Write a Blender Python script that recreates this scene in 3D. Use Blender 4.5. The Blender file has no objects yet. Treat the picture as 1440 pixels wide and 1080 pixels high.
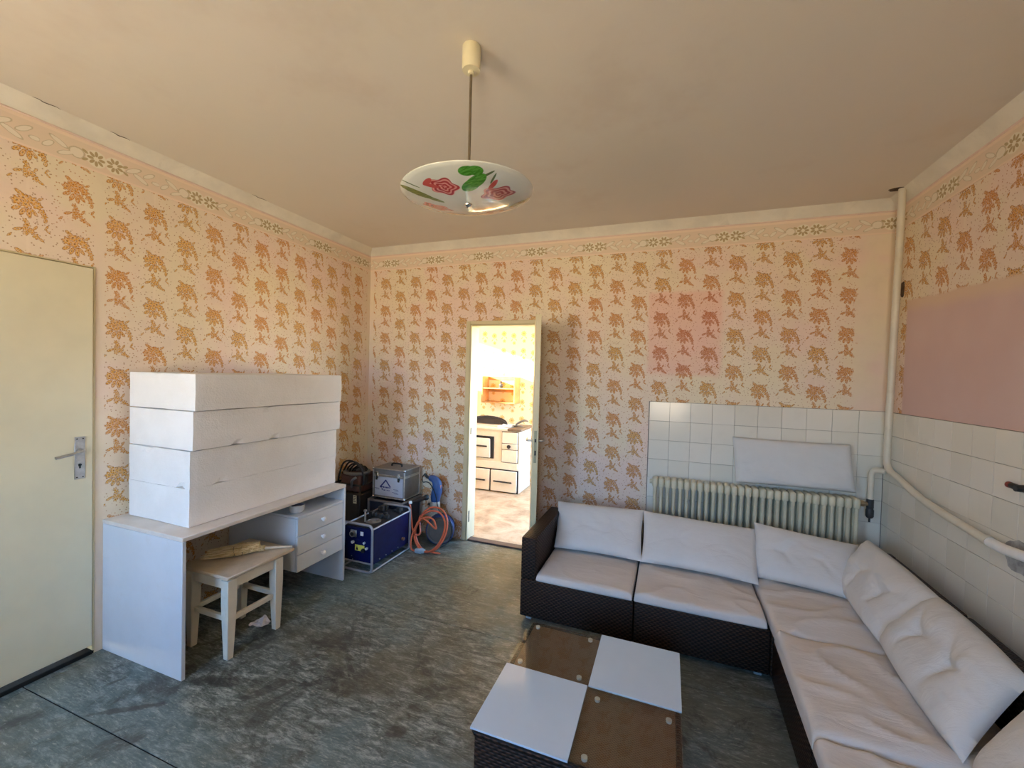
import bpy, bmesh, math, random
from mathutils import Vector, Matrix, noise
R = math.radians
random.seed(7)
C = bpy.context.scene.collection
SC = bpy.context.scene

# ------------------------------------------------------------------ camera
W, H = 4.278, 2.80                      # room: x 0..W, y -4.4..0 (back wall y=0), z 0..H
YF = -4.40                              # front wall (behind the camera)
cam_d = bpy.data.cameras.new('camera')
cam_d.sensor_width = 36.0
cam_d.lens = 589.464 * 36.0 / 1440.0
cam_d.clip_start = 0.02
cam = bpy.data.objects.new('camera', cam_d)
C.objects.link(cam)
_r = Vector((0.93829599, 0.34484813, 0.02608434))
_u = Vector((-0.03222115, 0.01207513, 0.99940782))
_w = Vector((-0.34432895, 0.93858082, -0.02244144))
cam.matrix_world = Matrix(((_r.x, _u.x, -_w.x, 2.86559), (_r.y, _u.y, -_w.y, -3.53435),
                           (_r.z, _u.z, -_w.z, 1.56822), (0, 0, 0, 1)))
SC.camera = cam

# ------------------------------------------------------------------ view, world, sun, daylight
SC.view_settings.view_transform = 'Standard'
SC.view_settings.look = 'None'
SC.view_settings.gamma = 1.0
SC.view_settings.use_curve_mapping = False
SC.view_settings.exposure = 0.46
SC.cycles.use_denoising = True
SC.cycles.max_bounces = 12
SC.cycles.diffuse_bounces = 7
SC.cycles.glossy_bounces = 4
SC.cycles.transparent_max_bounces = 12
SC.cycles.sample_clamp_indirect = 6.0
SC.cycles.caustics_reflective = False
SC.cycles.caustics_refractive = False

SKY_UP = (0.18, 0.48, 1.0)
SKY_HOR = (0.50, 0.75, 1.0)
GROUND = (1.0, 0.80, 0.53)
SKY_S, GROUND_S = 17.5, 15.0
world = bpy.data.worlds.new('daylight')
SC.world = world
world.use_nodes = True
wt = world.node_tree
for n in list(wt.nodes): wt.nodes.remove(n)
tc = wt.nodes.new('ShaderNodeTexCoord')
sp = wt.nodes.new('ShaderNodeSeparateXYZ')
wt.links.new(tc.outputs['Generated'], sp.inputs[0])
rp = wt.nodes.new('ShaderNodeValToRGB')
mr = wt.nodes.new('ShaderNodeMapRange')
mr.inputs[1].default_value = -1; mr.inputs[2].default_value = 1
wt.links.new(sp.outputs[2], mr.inputs[0])
wt.links.new(mr.outputs[0], rp.inputs[0])
g = tuple(c * GROUND_S / SKY_S for c in GROUND)
els = rp.color_ramp.elements
els[0].position = 0.0; els[0].color = (*g, 1)
els[1].position = 1.0; els[1].color = (*SKY_UP, 1)
for pos, col in ((0.485, g), (0.515, SKY_HOR), (0.66, SKY_UP)):
    e = els.new(pos); e.color = (*col, 1)
bg = wt.nodes.new('ShaderNodeBackground')
bg.inputs[1].default_value = SKY_S
wt.links.new(rp.outputs[0], bg.inputs[0])
wo = wt.nodes.new('ShaderNodeOutputWorld')
wt.links.new(bg.outputs[0], wo.inputs[0])

sd = bpy.data.lights.new('sun', 'SUN')
sd.energy = 34.0; sd.angle = R(1.5); sd.color = (1.0, 0.90, 0.72)
sun = bpy.data.objects.new('sun', sd); C.objects.link(sun)
sun.rotation_euler = Vector((0.85, 0.46, -0.27)).to_track_quat('-Z', 'Y').to_euler()

# window openings (wall_front of the room; walls of the kitchen behind the door)
WIN = [(0.55, 1.47), (2.55, 3.20)]      # x ranges
WZ = (0.85, 2.30)
WALL_F = 0.50
def portal(name, loc, rot, sx, sy):
    d = bpy.data.lights.new(name, 'AREA'); d.shape = 'RECTANGLE'; d.size = sx; d.size_y = sy
    d.cycles.is_portal = True
    o = bpy.data.objects.new(name, d); C.objects.link(o); o.location = loc; o.rotation_euler = rot
for i, (a, b) in enumerate(WIN):
    portal('daylight_portal', ((a + b) / 2, YF - WALL_F + .02, sum(WZ) / 2), (R(90), 0, 0), b - a, WZ[1] - WZ[0])
KX0, KX1, KY0, KY1, KH = -1.30, 2.75, 0.14, 2.28, 2.75          # kitchen
KW1 = (0.45, 1.95, 1.80, 2.60)                                   # window in its left wall y0,y1,z0,z1
KW2 = (0.35, 2.05, 0.50, 2.45)                                   # unseen window added in its right wall to brighten the kitchen
portal('daylight_portal', (KX0 - .33, (KW1[0] + KW1[1]) / 2, (KW1[2] + KW1[3]) / 2), (0, R(-90), 0), KW1[3] - KW1[2], KW1[1] - KW1[0])
portal('daylight_portal', (KX1 + .33, (KW2[0] + KW2[1]) / 2, (KW2[2] + KW2[3]) / 2), (0, R(90), 0), KW2[3] - KW2[2], KW2[1] - KW2[0])

# ------------------------------------------------------------------ node helpers
class NT:
    def __init__(s, name):
        s.m = bpy.data.materials.new(name); s.m.use_nodes = True
        s.t = s.m.node_tree
        for n in list(s.t.nodes): s.t.nodes.remove(n)
        s.out = s.t.nodes.new('ShaderNodeOutputMaterial')
    def n(s, typ, **k):
        nd = s.t.nodes.new(typ)
        for a, b in k.items(): setattr(nd, a, b)
        return nd
    def put(s, sock, v):
        if isinstance(v, bpy.types.NodeSocket): s.t.links.new(v, sock)
        elif v is not None: sock.default_value = v
    def M(s, op, a, b=None, c=None, clamp=False):
        nd = s.n('ShaderNodeMath', operation=op, use_clamp=clamp)
        for i, v in enumerate((a, b, c)):
            if v is not None: s.put(nd.inputs[i], v)
        return nd.outputs[0]
    def V(s, op, a, b=None):
        nd = s.n('ShaderNodeVectorMath', operation=op)
        s.put(nd.inputs[0], a)
        if b is not None: s.put(nd.inputs[1], b)
        return nd.outputs['Value'] if op in ('LENGTH', 'DOT_PRODUCT', 'DISTANCE') else nd.outputs[0]
    def comb(s, x, y, z=0.0):
        nd = s.n('ShaderNodeCombineXYZ')
        for i, v in enumerate((x, y, z)): s.put(nd.inputs[i], v)
        return nd.outputs[0]
    def sep(s, v):
        nd = s.n('ShaderNodeSeparateXYZ'); s.put(nd.inputs[0], v); return nd.outputs
    def mix(s, f, a, b, mode='MIX'):
        nd = s.n('ShaderNodeMix', data_type='RGBA', blend_type=mode)
        s.put(nd.inputs[0], f)
        for i, v in ((6, a), (7, b)):
            s.put(nd.inputs[i], (*v, 1) if isinstance(v, tuple) and len(v) == 3 else v)
        return nd.outputs[2]
    def noise(s, vec=None, scale=5., detail=3., rough=.55, dist=0.):
        nd = s.n('ShaderNodeTexNoise')
        if vec is not None: s.put(nd.inputs['Vector'], vec)
        nd.inputs['Scale'].default_value = scale; nd.inputs['Detail'].default_value = detail
        nd.inputs['Roughness'].default_value = rough; nd.inputs['Distortion'].default_value = dist
        return nd.outputs[0]
    def vor(s, vec=None, scale=5., feature='F1', rnd=1., out=0):
        nd = s.n('ShaderNodeTexVoronoi', feature=feature)
        if vec is not None: s.put(nd.inputs['Vector'], vec)
        nd.inputs['Scale'].default_value = scale; nd.inputs['Randomness'].default_value = rnd
        return nd.outputs[out]
    def ss(s, v, lo, hi, a=0., b=1.):
        nd = s.n('ShaderNodeMapRange', interpolation_type='SMOOTHSTEP')
        s.put(nd.inputs[0], v)
        for i, x in enumerate((lo, hi, a, b)): s.put(nd.inputs[i + 1], x)
        return nd.outputs[0]
    def ramp(s, v, stops, mode='LINEAR'):
        nd = s.n('ShaderNodeValToRGB'); nd.color_ramp.interpolation = mode
        e = nd.color_ramp.elements
        while len(e) > 1: e.remove(e[-1])
        e[0].position = stops[0][0]; e[0].color = (*stops[0][1], 1)
        for p, c in stops[1:]:
            k = e.new(p); k.color = (*c, 1)
        s.put(nd.inputs[0], v)
        return nd.outputs[0]
    def mapv(s, vec, loc=(0, 0, 0), rot=0., scale=(1, 1, 1), typ='POINT'):
        nd = s.n('ShaderNodeMapping', vector_type=typ)
        s.put(nd.inputs[0], vec)
        nd.inputs[1].default_value = loc; nd.inputs[2].default_value = (0, 0, rot); nd.inputs[3].default_value = scale
        return nd.outputs[0]
    def obj(s): return s.n('ShaderNodeTexCoord').outputs['Object']
    def uv(s): return s.n('ShaderNodeTexCoord').outputs['UV']
    def bump(s, h, strength=.3, dist=.01):
        nd = s.n('ShaderNodeBump'); nd.inputs['Strength'].default_value = strength; nd.inputs['Distance'].default_value = dist
        s.put(nd.inputs['Height'], h); return nd.outputs[0]
    def pbsdf(s, col, rough=.5, metal=0., normal=None, spec=.5, **k):
        b = s.n('ShaderNodeBsdfPrincipled')
        s.put(b.inputs['Base Color'], (*col, 1) if isinstance(col, tuple) else col)
        s.put(b.inputs['Roughness'], rough); s.put(b.inputs['Metallic'], metal)
        b.inputs['Specular IOR Level'].default_value = spec
        if normal is not None: s.put(b.inputs['Normal'], normal)
        for a, v in k.items(): s.put(b.inputs[a.replace('_', ' ')], v)
        s.t.links.new(b.outputs[0], s.out.inputs[0])
        return s.m

def pm(name, col, rough=.5, metal=0., var=.10, scale=14., bump=0., bscale=60., spec=.5, dirt=0., dirtcol=(.2, .15, .1)):
    n = NT(name); o = n.obj()
    f = n.noise(o, scale, 4, .6)
    lo = tuple(c * (1 - var) for c in col); hi = tuple(min(1, c * (1 + var)) for c in col)
    c = n.mix(n.ss(f, .3, .7), lo, hi)
    if dirt:
        c = n.mix(n.M('MULTIPLY', n.ss(n.noise(o, scale * 1.7, 6, .7, .6), .56, .75), dirt), c, dirtcol)
    nm = n.bump(n.noise(o, bscale, 3), bump, .004) if bump else None
    return n.pbsdf(c, rough, metal, nm, spec)

# ------------------------------------------------------------------ geometry helpers
class G:
    def __init__(s): s.b = bmesh.new()
    def _add(s, vs, fs, M=None):
        bv = [s.b.verts.new(M @ Vector(v) if M else v) for v in vs]
        out = []
        for f in fs:
            try: out.append(s.b.faces.new([bv[i] for i in f]))
            except ValueError: pass
        return bv, out
    def box(s, x0, x1, y0, y1, z0, z1, bev=0., seg=1, M=None):
        vs = [(x, y, z) for z in (z0, z1) for y in (y0, y1) for x in (x0, x1)]
        fs = [(0, 2, 3, 1), (4, 5, 7, 6), (0, 1, 5, 4), (2, 6, 7, 3), (0, 4, 6, 2), (1, 3, 7, 5)]
        bv, bf = s._add(vs, fs, M)
        if bev:
            ed = list({e for f in bf for e in f.edges})
            bmesh.ops.bevel(s.b, geom=ed, offset=bev, segments=seg, affect='EDGES', profile=.5)
        return s
    def tube(s, pts, r, n=10, closed=False, caps=True, flat=1.):
        pts = [Vector(p) for p in pts]; k = len(pts)
        rs = r if isinstance(r, (list, tuple)) else [r] * k
        T = []
        for i in range(k):
            a = pts[(i - 1) % k] if closed or i > 0 else pts[i]
            b = pts[(i + 1) % k] if closed or i < k - 1 else pts[i]
            T.append((b - a).normalized())
        up = Vector((0, 0, 1)) if abs(T[0].z) < .9 else Vector((1, 0, 0))
        N = (up - T[0] * up.dot(T[0])).normalized()
        vs = []
        for i in range(k):
            N = (N - T[i] * N.dot(T[i])).normalized(); Bn = T[i].cross(N)
            for j in range(n):
                a = 2 * math.pi * j / n
                vs.append(pts[i] + (N * math.cos(a) * flat + Bn * math.sin(a)) * rs[i])
        fs = []
        for i in range(k if closed else k - 1):
            i2 = (i + 1) % k
            for j in range(n):
                j2 = (j + 1) % n
                fs.append((i * n + j, i * n + j2, i2 * n + j2, i2 * n + j))
        if caps and not closed:
            fs.append(tuple(reversed(range(n)))); fs.append(tuple(range((k - 1) * n, k * n)))
        s._add(vs, fs); return s
    def cyl(s, a, b, r, r2=None, n=16): return s.tube([a, b], [r, r if r2 is None else r2], n)
    def lathe(s, prof, n=24, M=None, closed_ends=True):
        vs, fs, k = [], [], len(prof)
        for (r, z) in prof:
            for j in range(n):
                a = 2 * math.pi * j / n
                vs.append((max(r, 1e-5) * math.cos(a), max(r, 1e-5) * math.sin(a), z))
        for i in range(k - 1):
            for j in range(n):
                j2 = (j + 1) % n
                fs.append((i * n + j, i * n + j2, (i + 1) * n + j2, (i + 1) * n + j))
        if closed_ends:
            fs.append(tuple(reversed(range(n)))); fs.append(tuple(range((k - 1) * n, k * n)))
        s._add(vs, fs, M); return s
    def prism(s, poly, M, h):
        k = len(poly)
        vs = [(x, y, 0) for x, y in poly] + [(x, y, h) for x, y in poly]
        fs = [tuple(reversed(range(k))), tuple(range(k, 2 * k))] + [(i, (i + 1) % k, k + (i + 1) % k, k + i) for i in range(k)]
        s._add(vs, fs, M); return s
    def grid(s, f, nu, nv, flip=False):
        vs = [f(i / nu, j / nv) for i in range(nu + 1) for j in range(nv + 1)]
        fs = []
        for i in range(nu):
            for j in range(nv):
                a = i * (nv + 1) + j; q = (a, a + nv + 1, a + nv + 2, a + 1)
                fs.append(tuple(reversed(q)) if flip else q)
        s._add(vs, fs); return s
    def build(s, name, m, parent=None, smooth=40, weld=0., recalc=True):
        if weld: bmesh.ops.remove_doubles(s.b, verts=s.b.verts, dist=weld)
        if recalc: bmesh.ops.recalc_face_normals(s.b, faces=s.b.faces)
        s.b.normal_update()
        ul = s.b.loops.layers.uv.new('uv')
        for f in s.b.faces:
            nx, ny, nz = (abs(c) for c in f.normal)
            for l in f.loops:
                c = l.vert.co
                l[ul].uv = (c.x, c.y) if nz >= nx and nz >= ny else ((c.y, c.z) if nx > ny else (c.x, c.z))
        me = bpy.data.meshes.new(name); s.b.to_mesh(me); s.b.free()
        if smooth:
            me.polygons.foreach_set('use_smooth', [True] * len(me.polygons))
            me.set_sharp_from_angle(angle=R(smooth))
        me.materials.append(m)
        o = bpy.data.objects.new(name, me); C.objects.link(o)
        if parent is not None: o.parent = parent
        return o

def tag(o, label=None, cat=None, group=None, kind=None):
    if label: o['label'] = label
    if cat: o['category'] = cat
    if group: o['group'] = group
    if kind: o['kind'] = kind
    return o
def thing(name, label, cat, loc=(0, 0, 0), rz=0., group=None, kind=None):
    o = bpy.data.objects.new(name, None); o.empty_display_size = .05
    C.objects.link(o); o.location = loc; o.rotation_euler = (0, 0, rz)
    return tag(o, label, cat, group, kind)
def dup(o, parent=None, loc=None):
    c = o.copy(); C.objects.link(c)
    if parent is not None: c.parent = parent
    if loc is not None: c.location = loc
    for ch in o.children: dup(ch, c)
    return c
def smooth_path(pts, n=6, closed=False):
    P = [Vector(p) for p in pts]; k = len(P); out = []
    rng = range(k if closed else k - 1)
    for i in rng:
        p0 = P[(i - 1) % k] if closed or i > 0 else P[i]
        p1, p2 = P[i], P[(i + 1) % k]
        p3 = P[(i + 2) % k] if closed or i + 2 < k else p2
        for j in range(n):
            t = j / n
            out.append(.5 * ((2 * p1) + (p2 - p0) * t + (2 * p0 - 5 * p1 + 4 * p2 - p3) * t * t + (3 * p1 - p0 - 3 * p2 + p3) * t ** 3))
    if not closed: out.append(P[-1])
    return out

# ------------------------------------------------------------------ wallpaper and other surface materials
PX, PZ = .175, .273
def motif(n, vec, els):
    best = None
    for e in els:
        if e[0] == 'f':
            _, cx, cy, r, k, phi, dep = e
            v = n.V('SUBTRACT', vec, (cx, cy, 0))
            ln = n.V('LENGTH', v); xy = n.sep(v)
            a = n.M('ARCTAN2', xy[1], xy[0])
            c = n.M('COSINE', n.M('MULTIPLY_ADD', a, float(k), phi))
            d = n.M('DIVIDE', ln, n.M('MULTIPLY_ADD', c, r * dep, r * (1 - dep)))
        else:
            _, cx, cy, a, b, rot = e
            d = n.V('LENGTH', n.mapv(vec, (cx, cy, 0), R(rot), (a, b, 1), 'TEXTURE'))
        best = d if best is None else n.M('MINIMUM', best, d)
    return best
BOUQUET = [('f', -.040, .010, .025, 6, .4, .16), ('f', -.016, .032, .025, 6, 1.4, .16), ('f', .014, .028, .026, 6, .9, .16), ('f', .034, .008, .024, 6, .1, .16),
           ('f', -.008, .002, .024, 6, 2.4, .18), ('l', -.042, -.026, .021, .010, 35), ('l', -.020, -.038, .023, .010, 68),
           ('l', .004, -.040, .026, .011, -86), ('l', .022, -.030, .022, .009, -52), ('f', .052, -.018, .018, 5, 1., .18), ('f', .062, -.038, .016, 5, 0., .2),
           ('l', .066, -.058, .013, .009, 80), ('l', -.034, .054, .018, .009, -35), ('l', .046, .044, .016, .006, 40)]
SPRIG = [('f', -.010, -.080, .013, 5, .4, .2), ('f', -.003, -.099, .016, 5, 1.2, .2), ('f', -.010, -.121, .016, 6, .2, .2), ('f', .011, -.127, .019, 6, 1.2, .18),
         ('f', .030, -.148, .016, 5, .8, .2), ('f', -.008, -.143, .014, 5, .1, .2), ('l', -.038, -.130, .019, .008, 25), ('l', .028, -.106, .015, .006, 60), ('l', .048, -.160, .016, .007, -30),
         ('l', .070, -.094, .016, .005, 62), ('l', .076, -.112, .012, .0045, -40), ('l', -.066, -.165, .014, .005, 50)]

def wallpaper(name, h_axis, sign, off_h, base=(.80, .675, .55), pink=(.81, .645, .555), yel=(.79, .70, .52),
              ink=((.25, .095, .018), (.60, .265, .030), (.56, .18, .04), (.70, .40, .10)), patch=None, plain=None, sunf=False, fade=0.):
    """Printed bouquets in columns, half drop; h runs along the wall."""
    n = NT(name); o = n.obj(); xyz = n.sep(o)
    h = n.M('MULTIPLY_ADD', xyz[h_axis], float(sign), -off_h)
    z = xyz[2]
    hp = n.M('DIVIDE', h, PX)
    ci = n.M('FLOOR', n.M('ADD', hp, .5))
    u = n.M('MULTIPLY', n.M('SUBTRACT', hp, ci), PX)
    par = n.M('FLOORED_MODULO', ci, 2.)
    zp = n.M('ADD', n.M('DIVIDE', n.M('SUBTRACT', z, 2.449), PZ), n.M('MULTIPLY', par, .5))
    rowj = n.M('FLOOR', n.M('ADD', zp, .75))
    v = n.M('MULTIPLY', n.M('SUBTRACT', n.M('ADD', zp, .75), n.M('ADD', rowj, .75)), PZ)     # -.205 .. .068
    q = n.V('MULTIPLY', n.comb(u, v, 0.), (1.10, 1.06, 1))
    wob = n.noise(o, 60., 2, .5)
    d = motif(n, q, BOUQUET + SPRIG)
    d = n.M('ADD', d, n.M('MULTIPLY', n.M('SUBTRACT', wob, .5), .42))
    alpha = n.ss(d, 1.12, .86)
    veins = n.ss(n.vor(o, 105., 'DISTANCE_TO_EDGE'), .03, .15)
    alpha = n.M('MULTIPLY', alpha, n.M('MULTIPLY_ADD', veins, .52, .48))
    big = n.noise(o, 1.7, 3, .6)
    cellr = n.noise(n.comb(ci, rowj, par), 1.37, 0)
    ic = n.ramp(d, [(0, ink[0]), (.16, ink[0]), (.34, ink[3]), (.66, ink[1]), (.95, ink[0])])
    ic = n.mix(n.ss(n.M('ADD', n.M('MULTIPLY', cellr, .6), n.M('MULTIPLY', big, .4)), .42, .6), ic, n.mix(.55, ic, ink[2]))
    bc = n.mix(n.ss(big, .38, .62), yel, base)
    bc = n.mix(n.ss(n.noise(n.V('ADD', o, (7.3, 2.1, 5.5)), 2.1, 3, .6), .46, .66), bc, pink)
    stripe = n.ss(n.M('ABSOLUTE', n.M('SUBTRACT', n.M('FRACT', n.M('DIVIDE', h, .525)), .5)), .482, .497)
    bc = n.mix(n.M('MULTIPLY', stripe, .3), bc, (.88, .76, .62))
    bc = n.mix(n.M('MULTIPLY', n.ss(n.noise(o, 9., 5, .65), .45, .75), .10), bc, (.45, .33, .22))
    if patch:                                             # a reddened rectangle where something hung
        x0, x1, z0, z1 = patch
        jag = n.M('MULTIPLY', n.M('SUBTRACT', n.noise(o, 14., 3), .5), .05)
        px = n.M('ADD', h, n.M('ADD', jag, off_h)); pz = n.M('ADD', z, jag)
        f = n.M('MULTIPLY', n.M('MULTIPLY', n.ss(px, x0 - .02, x0 + .02), n.ss(px, x1 + .03, x1 - .03)),
                n.M('MULTIPLY', n.ss(pz, z0 - .03, z0 + .03), n.ss(pz, z1 + .02, z1 - .02)))
        bc = n.mix(n.M('MULTIPLY', f, .65), bc, (.80, .50, .42))
        ic = n.mix(n.M('MULTIPLY', f, .65), ic, (.46, .12, .06))
    dots = n.vor(n.V('ADD', o, (.013, .01, .02)), 66., 'F1')
    dm = n.M('MULTIPLY', n.ss(dots, .26, .16), .66)
    alpha = n.M('MAXIMUM', alpha, dm)
    if fade: alpha = n.M('MULTIPLY', alpha, 1 - fade)
    if plain:                                             # bare, repapered strips (edges along the wall)
        for (a, b, soft) in plain:
            w = n.M('MULTIPLY', n.ss(h, a - off_h - soft, a - off_h), n.ss(h, b - off_h + soft, b - off_h))
            w = n.M('MULTIPLY', w, n.ss(z, 1.2, 1.3)) if soft > .05 else w
            w = n.ss(n.M('ADD', w, n.M('MULTIPLY', n.M('SUBTRACT', n.noise(o, 30., 2), .5), .9 if soft > .05 else .1)), .42, .62)
            alpha = n.M('MULTIPLY', alpha, n.M('SUBTRACT', 1., w))
    c = n.mix(alpha, bc, ic)
    nm = n.bump(n.noise(o, 90., 3), .12, .003)
    return n, c, nm

n, c, nm = wallpaper('wallpaper_back', 0, 1, 3.338, patch=(2.72, 3.25, 1.60, 2.25),
                     plain=[(-.1, .042, .012), (4.145, 4.3, .14)])
M_WB = n.pbsdf(c, .75, 0, nm, .25)
n, c, nm = wallpaper('wallpaper_left', 1, 1, -1.925 + .0, plain=[(-.042, .1, .012), (-2.197, -2.165, .01)],
                     ink=((.29, .115, .018), (.66, .31, .035), (.58, .20, .035), (.74, .44, .10)))
M_WL = n.pbsdf(c, .75, 0, nm, .25)
# right wall: paper above, mauve paint patch below, remains by the corner
n, c, nm = wallpaper('wallpaper_right', 1, -1, .18)
o = n.obj(); xyz = n.sep(o)
jag = n.M('MULTIPLY', n.M('SUBTRACT', n.noise(o, 6., 4), .5), .05)
edge = n.M('ADD', n.M('MULTIPLY_ADD', xyz[1], .045, 2.105), jag)
below = n.ss(n.M('SUBTRACT', xyz[2], edge), .012, -.012)
side = n.ss(n.M('ADD', xyz[1], n.M('MULTIPLY', jag, .6)), -.17, -.20)
pk = n.mix(n.ss(n.noise(o, 1.8, 3), .35, .65), (.66, .47, .435), (.70, .52, .48))
cream = n.ss(n.M('SUBTRACT', xyz[2], edge), -.10, -.02)
pk = n.mix(n.M('MULTIPLY', cream, .8), pk, (.74, .56, .40))
c = n.mix(n.M('MULTIPLY', below, side), c, pk)
M_WR = n.pbsdf(c, .75, 0, nm, .25)
# kitchen paper: round yellow sunflowers
n = NT('wallpaper_kitchen'); o = n.obj(); xyz = n.sep(o)
hp = n.M('DIVIDE', n.M('ADD', xyz[0], xyz[1]), .155); ci = n.M('FLOOR', hp); u = n.M('MULTIPLY', n.M('SUBTRACT', n.M('FRACT', hp), .5), .155)
zp = n.M('ADD', n.M('DIVIDE', xyz[2], .25), n.M('MULTIPLY', n.M('FLOORED_MODULO', ci, 2.), .12))
v = n.M('MULTIPLY', n.M('SUBTRACT', n.M('FRACT', zp), .5), .25)
q = n.comb(u, v, 0.)
d = motif(n, q, [('f', 0, .045, .044, 9, 0, .16), ('f', .008, -.062, .030, 7, 1, .22), ('l', -.03, -.02, .02, .007, 50), ('l', .035, -.01, .02, .007, -50)])
al = n.M('MULTIPLY', n.ss(d, 1.1, .9), .8)
ic = n.ramp(d, [(0, (.42, .2, .03)), (.3, (.45, .22, .03)), (.42, (.78, .52, .12)), (.8, (.72, .46, .10)), (1, (.5, .28, .06))])
M_WK = n.pbsdf(n.mix(al, (.82, .70, .46), ic), .8, 0, None, .2)

# printed border under the ceiling: twin daisies, lozenge, curling leaves
def border_mat(name, axis, sign, off):
    n = NT(name); o = n.obj(); xyz = n.sep(o); P = .506
    h = n.M('MULTIPLY_ADD', xyz[axis], float(sign), -off)
    hf = n.M('DIVIDE', h, P)
    u = n.M('MULTIPLY', n.M('SUBTRACT', hf, n.M('FLOOR', n.M('ADD', hf, .5))), P)
    v = n.M('SUBTRACT', xyz[2], 2.648)
    q = n.comb(u, v, 0.)
    base = n.mix(n.ss(n.noise(o, 4., 3), .35, .65), (.75, .63, .48), (.76, .62, .49))
    wob = n.M('MULTIPLY', n.M('SUBTRACT', n.noise(o, 60., 2), .5), .35)
    lf = n.M('ADD', motif(n, q, [('l', .125, .014, .040, .012, 28), ('l', .160, -.018, .040, .012, -28), ('l', .200, .016, .034, .011, 34),
        ('l', -.118, -.002, .030, .026, 0), ('l', -.160, -.024, .036, .010, 25), ('l', -.185, .018, .038, .011, -30), ('l', -.225, -.010, .026, .011, 40), ('l', .235, -.012, .02, .01, 0)]), wob)
    c = n.mix(n.M('MULTIPLY', n.ss(lf, 1.06, .9), .8), base, (.80, .74, .62))
    c = n.mix(n.M('MULTIPLY', n.M('MULTIPLY', n.ss(lf, .80, .96), n.ss(lf, 1.16, 1.0)), .6), c, (.40, .33, .18))
    for cx, ph in ((-.040, 0.), (.040, .35)):
        vv = n.V('SUBTRACT', q, (cx, 0, 0)); xy = n.sep(vv); ln = n.V('LENGTH', vv)
        aa = n.M('PINGPONG', n.M('ADD', n.M('ARCTAN2', xy[1], xy[0]), ph + 10 * math.pi), math.pi / 8)
        px_ = n.M('DIVIDE', n.M('SUBTRACT', n.M('MULTIPLY', ln, n.M('COSINE', aa)), .0245), .0140)
        py_ = n.M('DIVIDE', n.M('MULTIPLY', ln, n.M('SINE', aa)), .0072)
        dd = n.M('SQRT', n.M('ADD', n.M('MULTIPLY', px_, px_), n.M('MULTIPLY', py_, py_)))
        c = n.mix(n.ss(ln, .046, .040), c, (.80, .74, .60))
        c = n.mix(n.M('MULTIPLY', n.ss(dd, 1.15, .85), .92), c, (.42, .31, .15))
    sm = motif(n, q, [('l', -.086, .020, .015, .007, -30), ('l', -.086, -.020, .015, .007, 30), ('l', .086, .016, .015, .007, 30), ('l', .088, -.018, .015, .007, -30)])
    c = n.mix(n.M('MULTIPLY', n.ss(sm, 1.1, .8), .8), c, (.40, .31, .14))
    ed = n.M('MAXIMUM', n.ss(xyz[2], 2.594, 2.588), n.M('MULTIPLY', n.ss(xyz[2], 2.704, 2.71), .9))
    c = n.mix(ed, c, (.84, .68, .54))
    return n.pbsdf(c, .7, 0, n.bump(lf, .25, .002), .25)

M_CEIL = NT('ceiling_plaster'); n = M_CEIL; o = n.obj()
c = n.mix(n.ss(n.noise(o, .9, 5, .6), .35, .68), (.71, .67, .59), (.73, .675, .60))
c = n.mix(n.M('MULTIPLY', n.ss(n.noise(n.mapv(o, (3, 1, 0), .4), 1.6, 5, .65), .5, .75), .35), c, (.58, .49, .41))
M_CEIL = n.pbsdf(c, .85, 0, n.bump(n.noise(o, 26., 5, .6), .12, .006), .2)
M_COVE = pm('cove_plaster', (.74, .71, .62), .8, var=.07, scale=5, bump=.15, bscale=30, spec=.2, dirt=.25, dirtcol=(.45, .40, .32))
M_BEAD = pm('bead_paint', (.74, .58, .50), .7, var=.05)
M_CREAM = pm('cream_gloss', (.66, .58, .36), .35, var=.05, scale=4, dirt=.3, dirtcol=(.45, .38, .2))
M_DOORL = pm('cream_door', (.72, .66, .47), .38, var=.04, scale=3)
M_PLASTER = pm('plain_plaster', (.72, .64, .52), .85)

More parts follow.
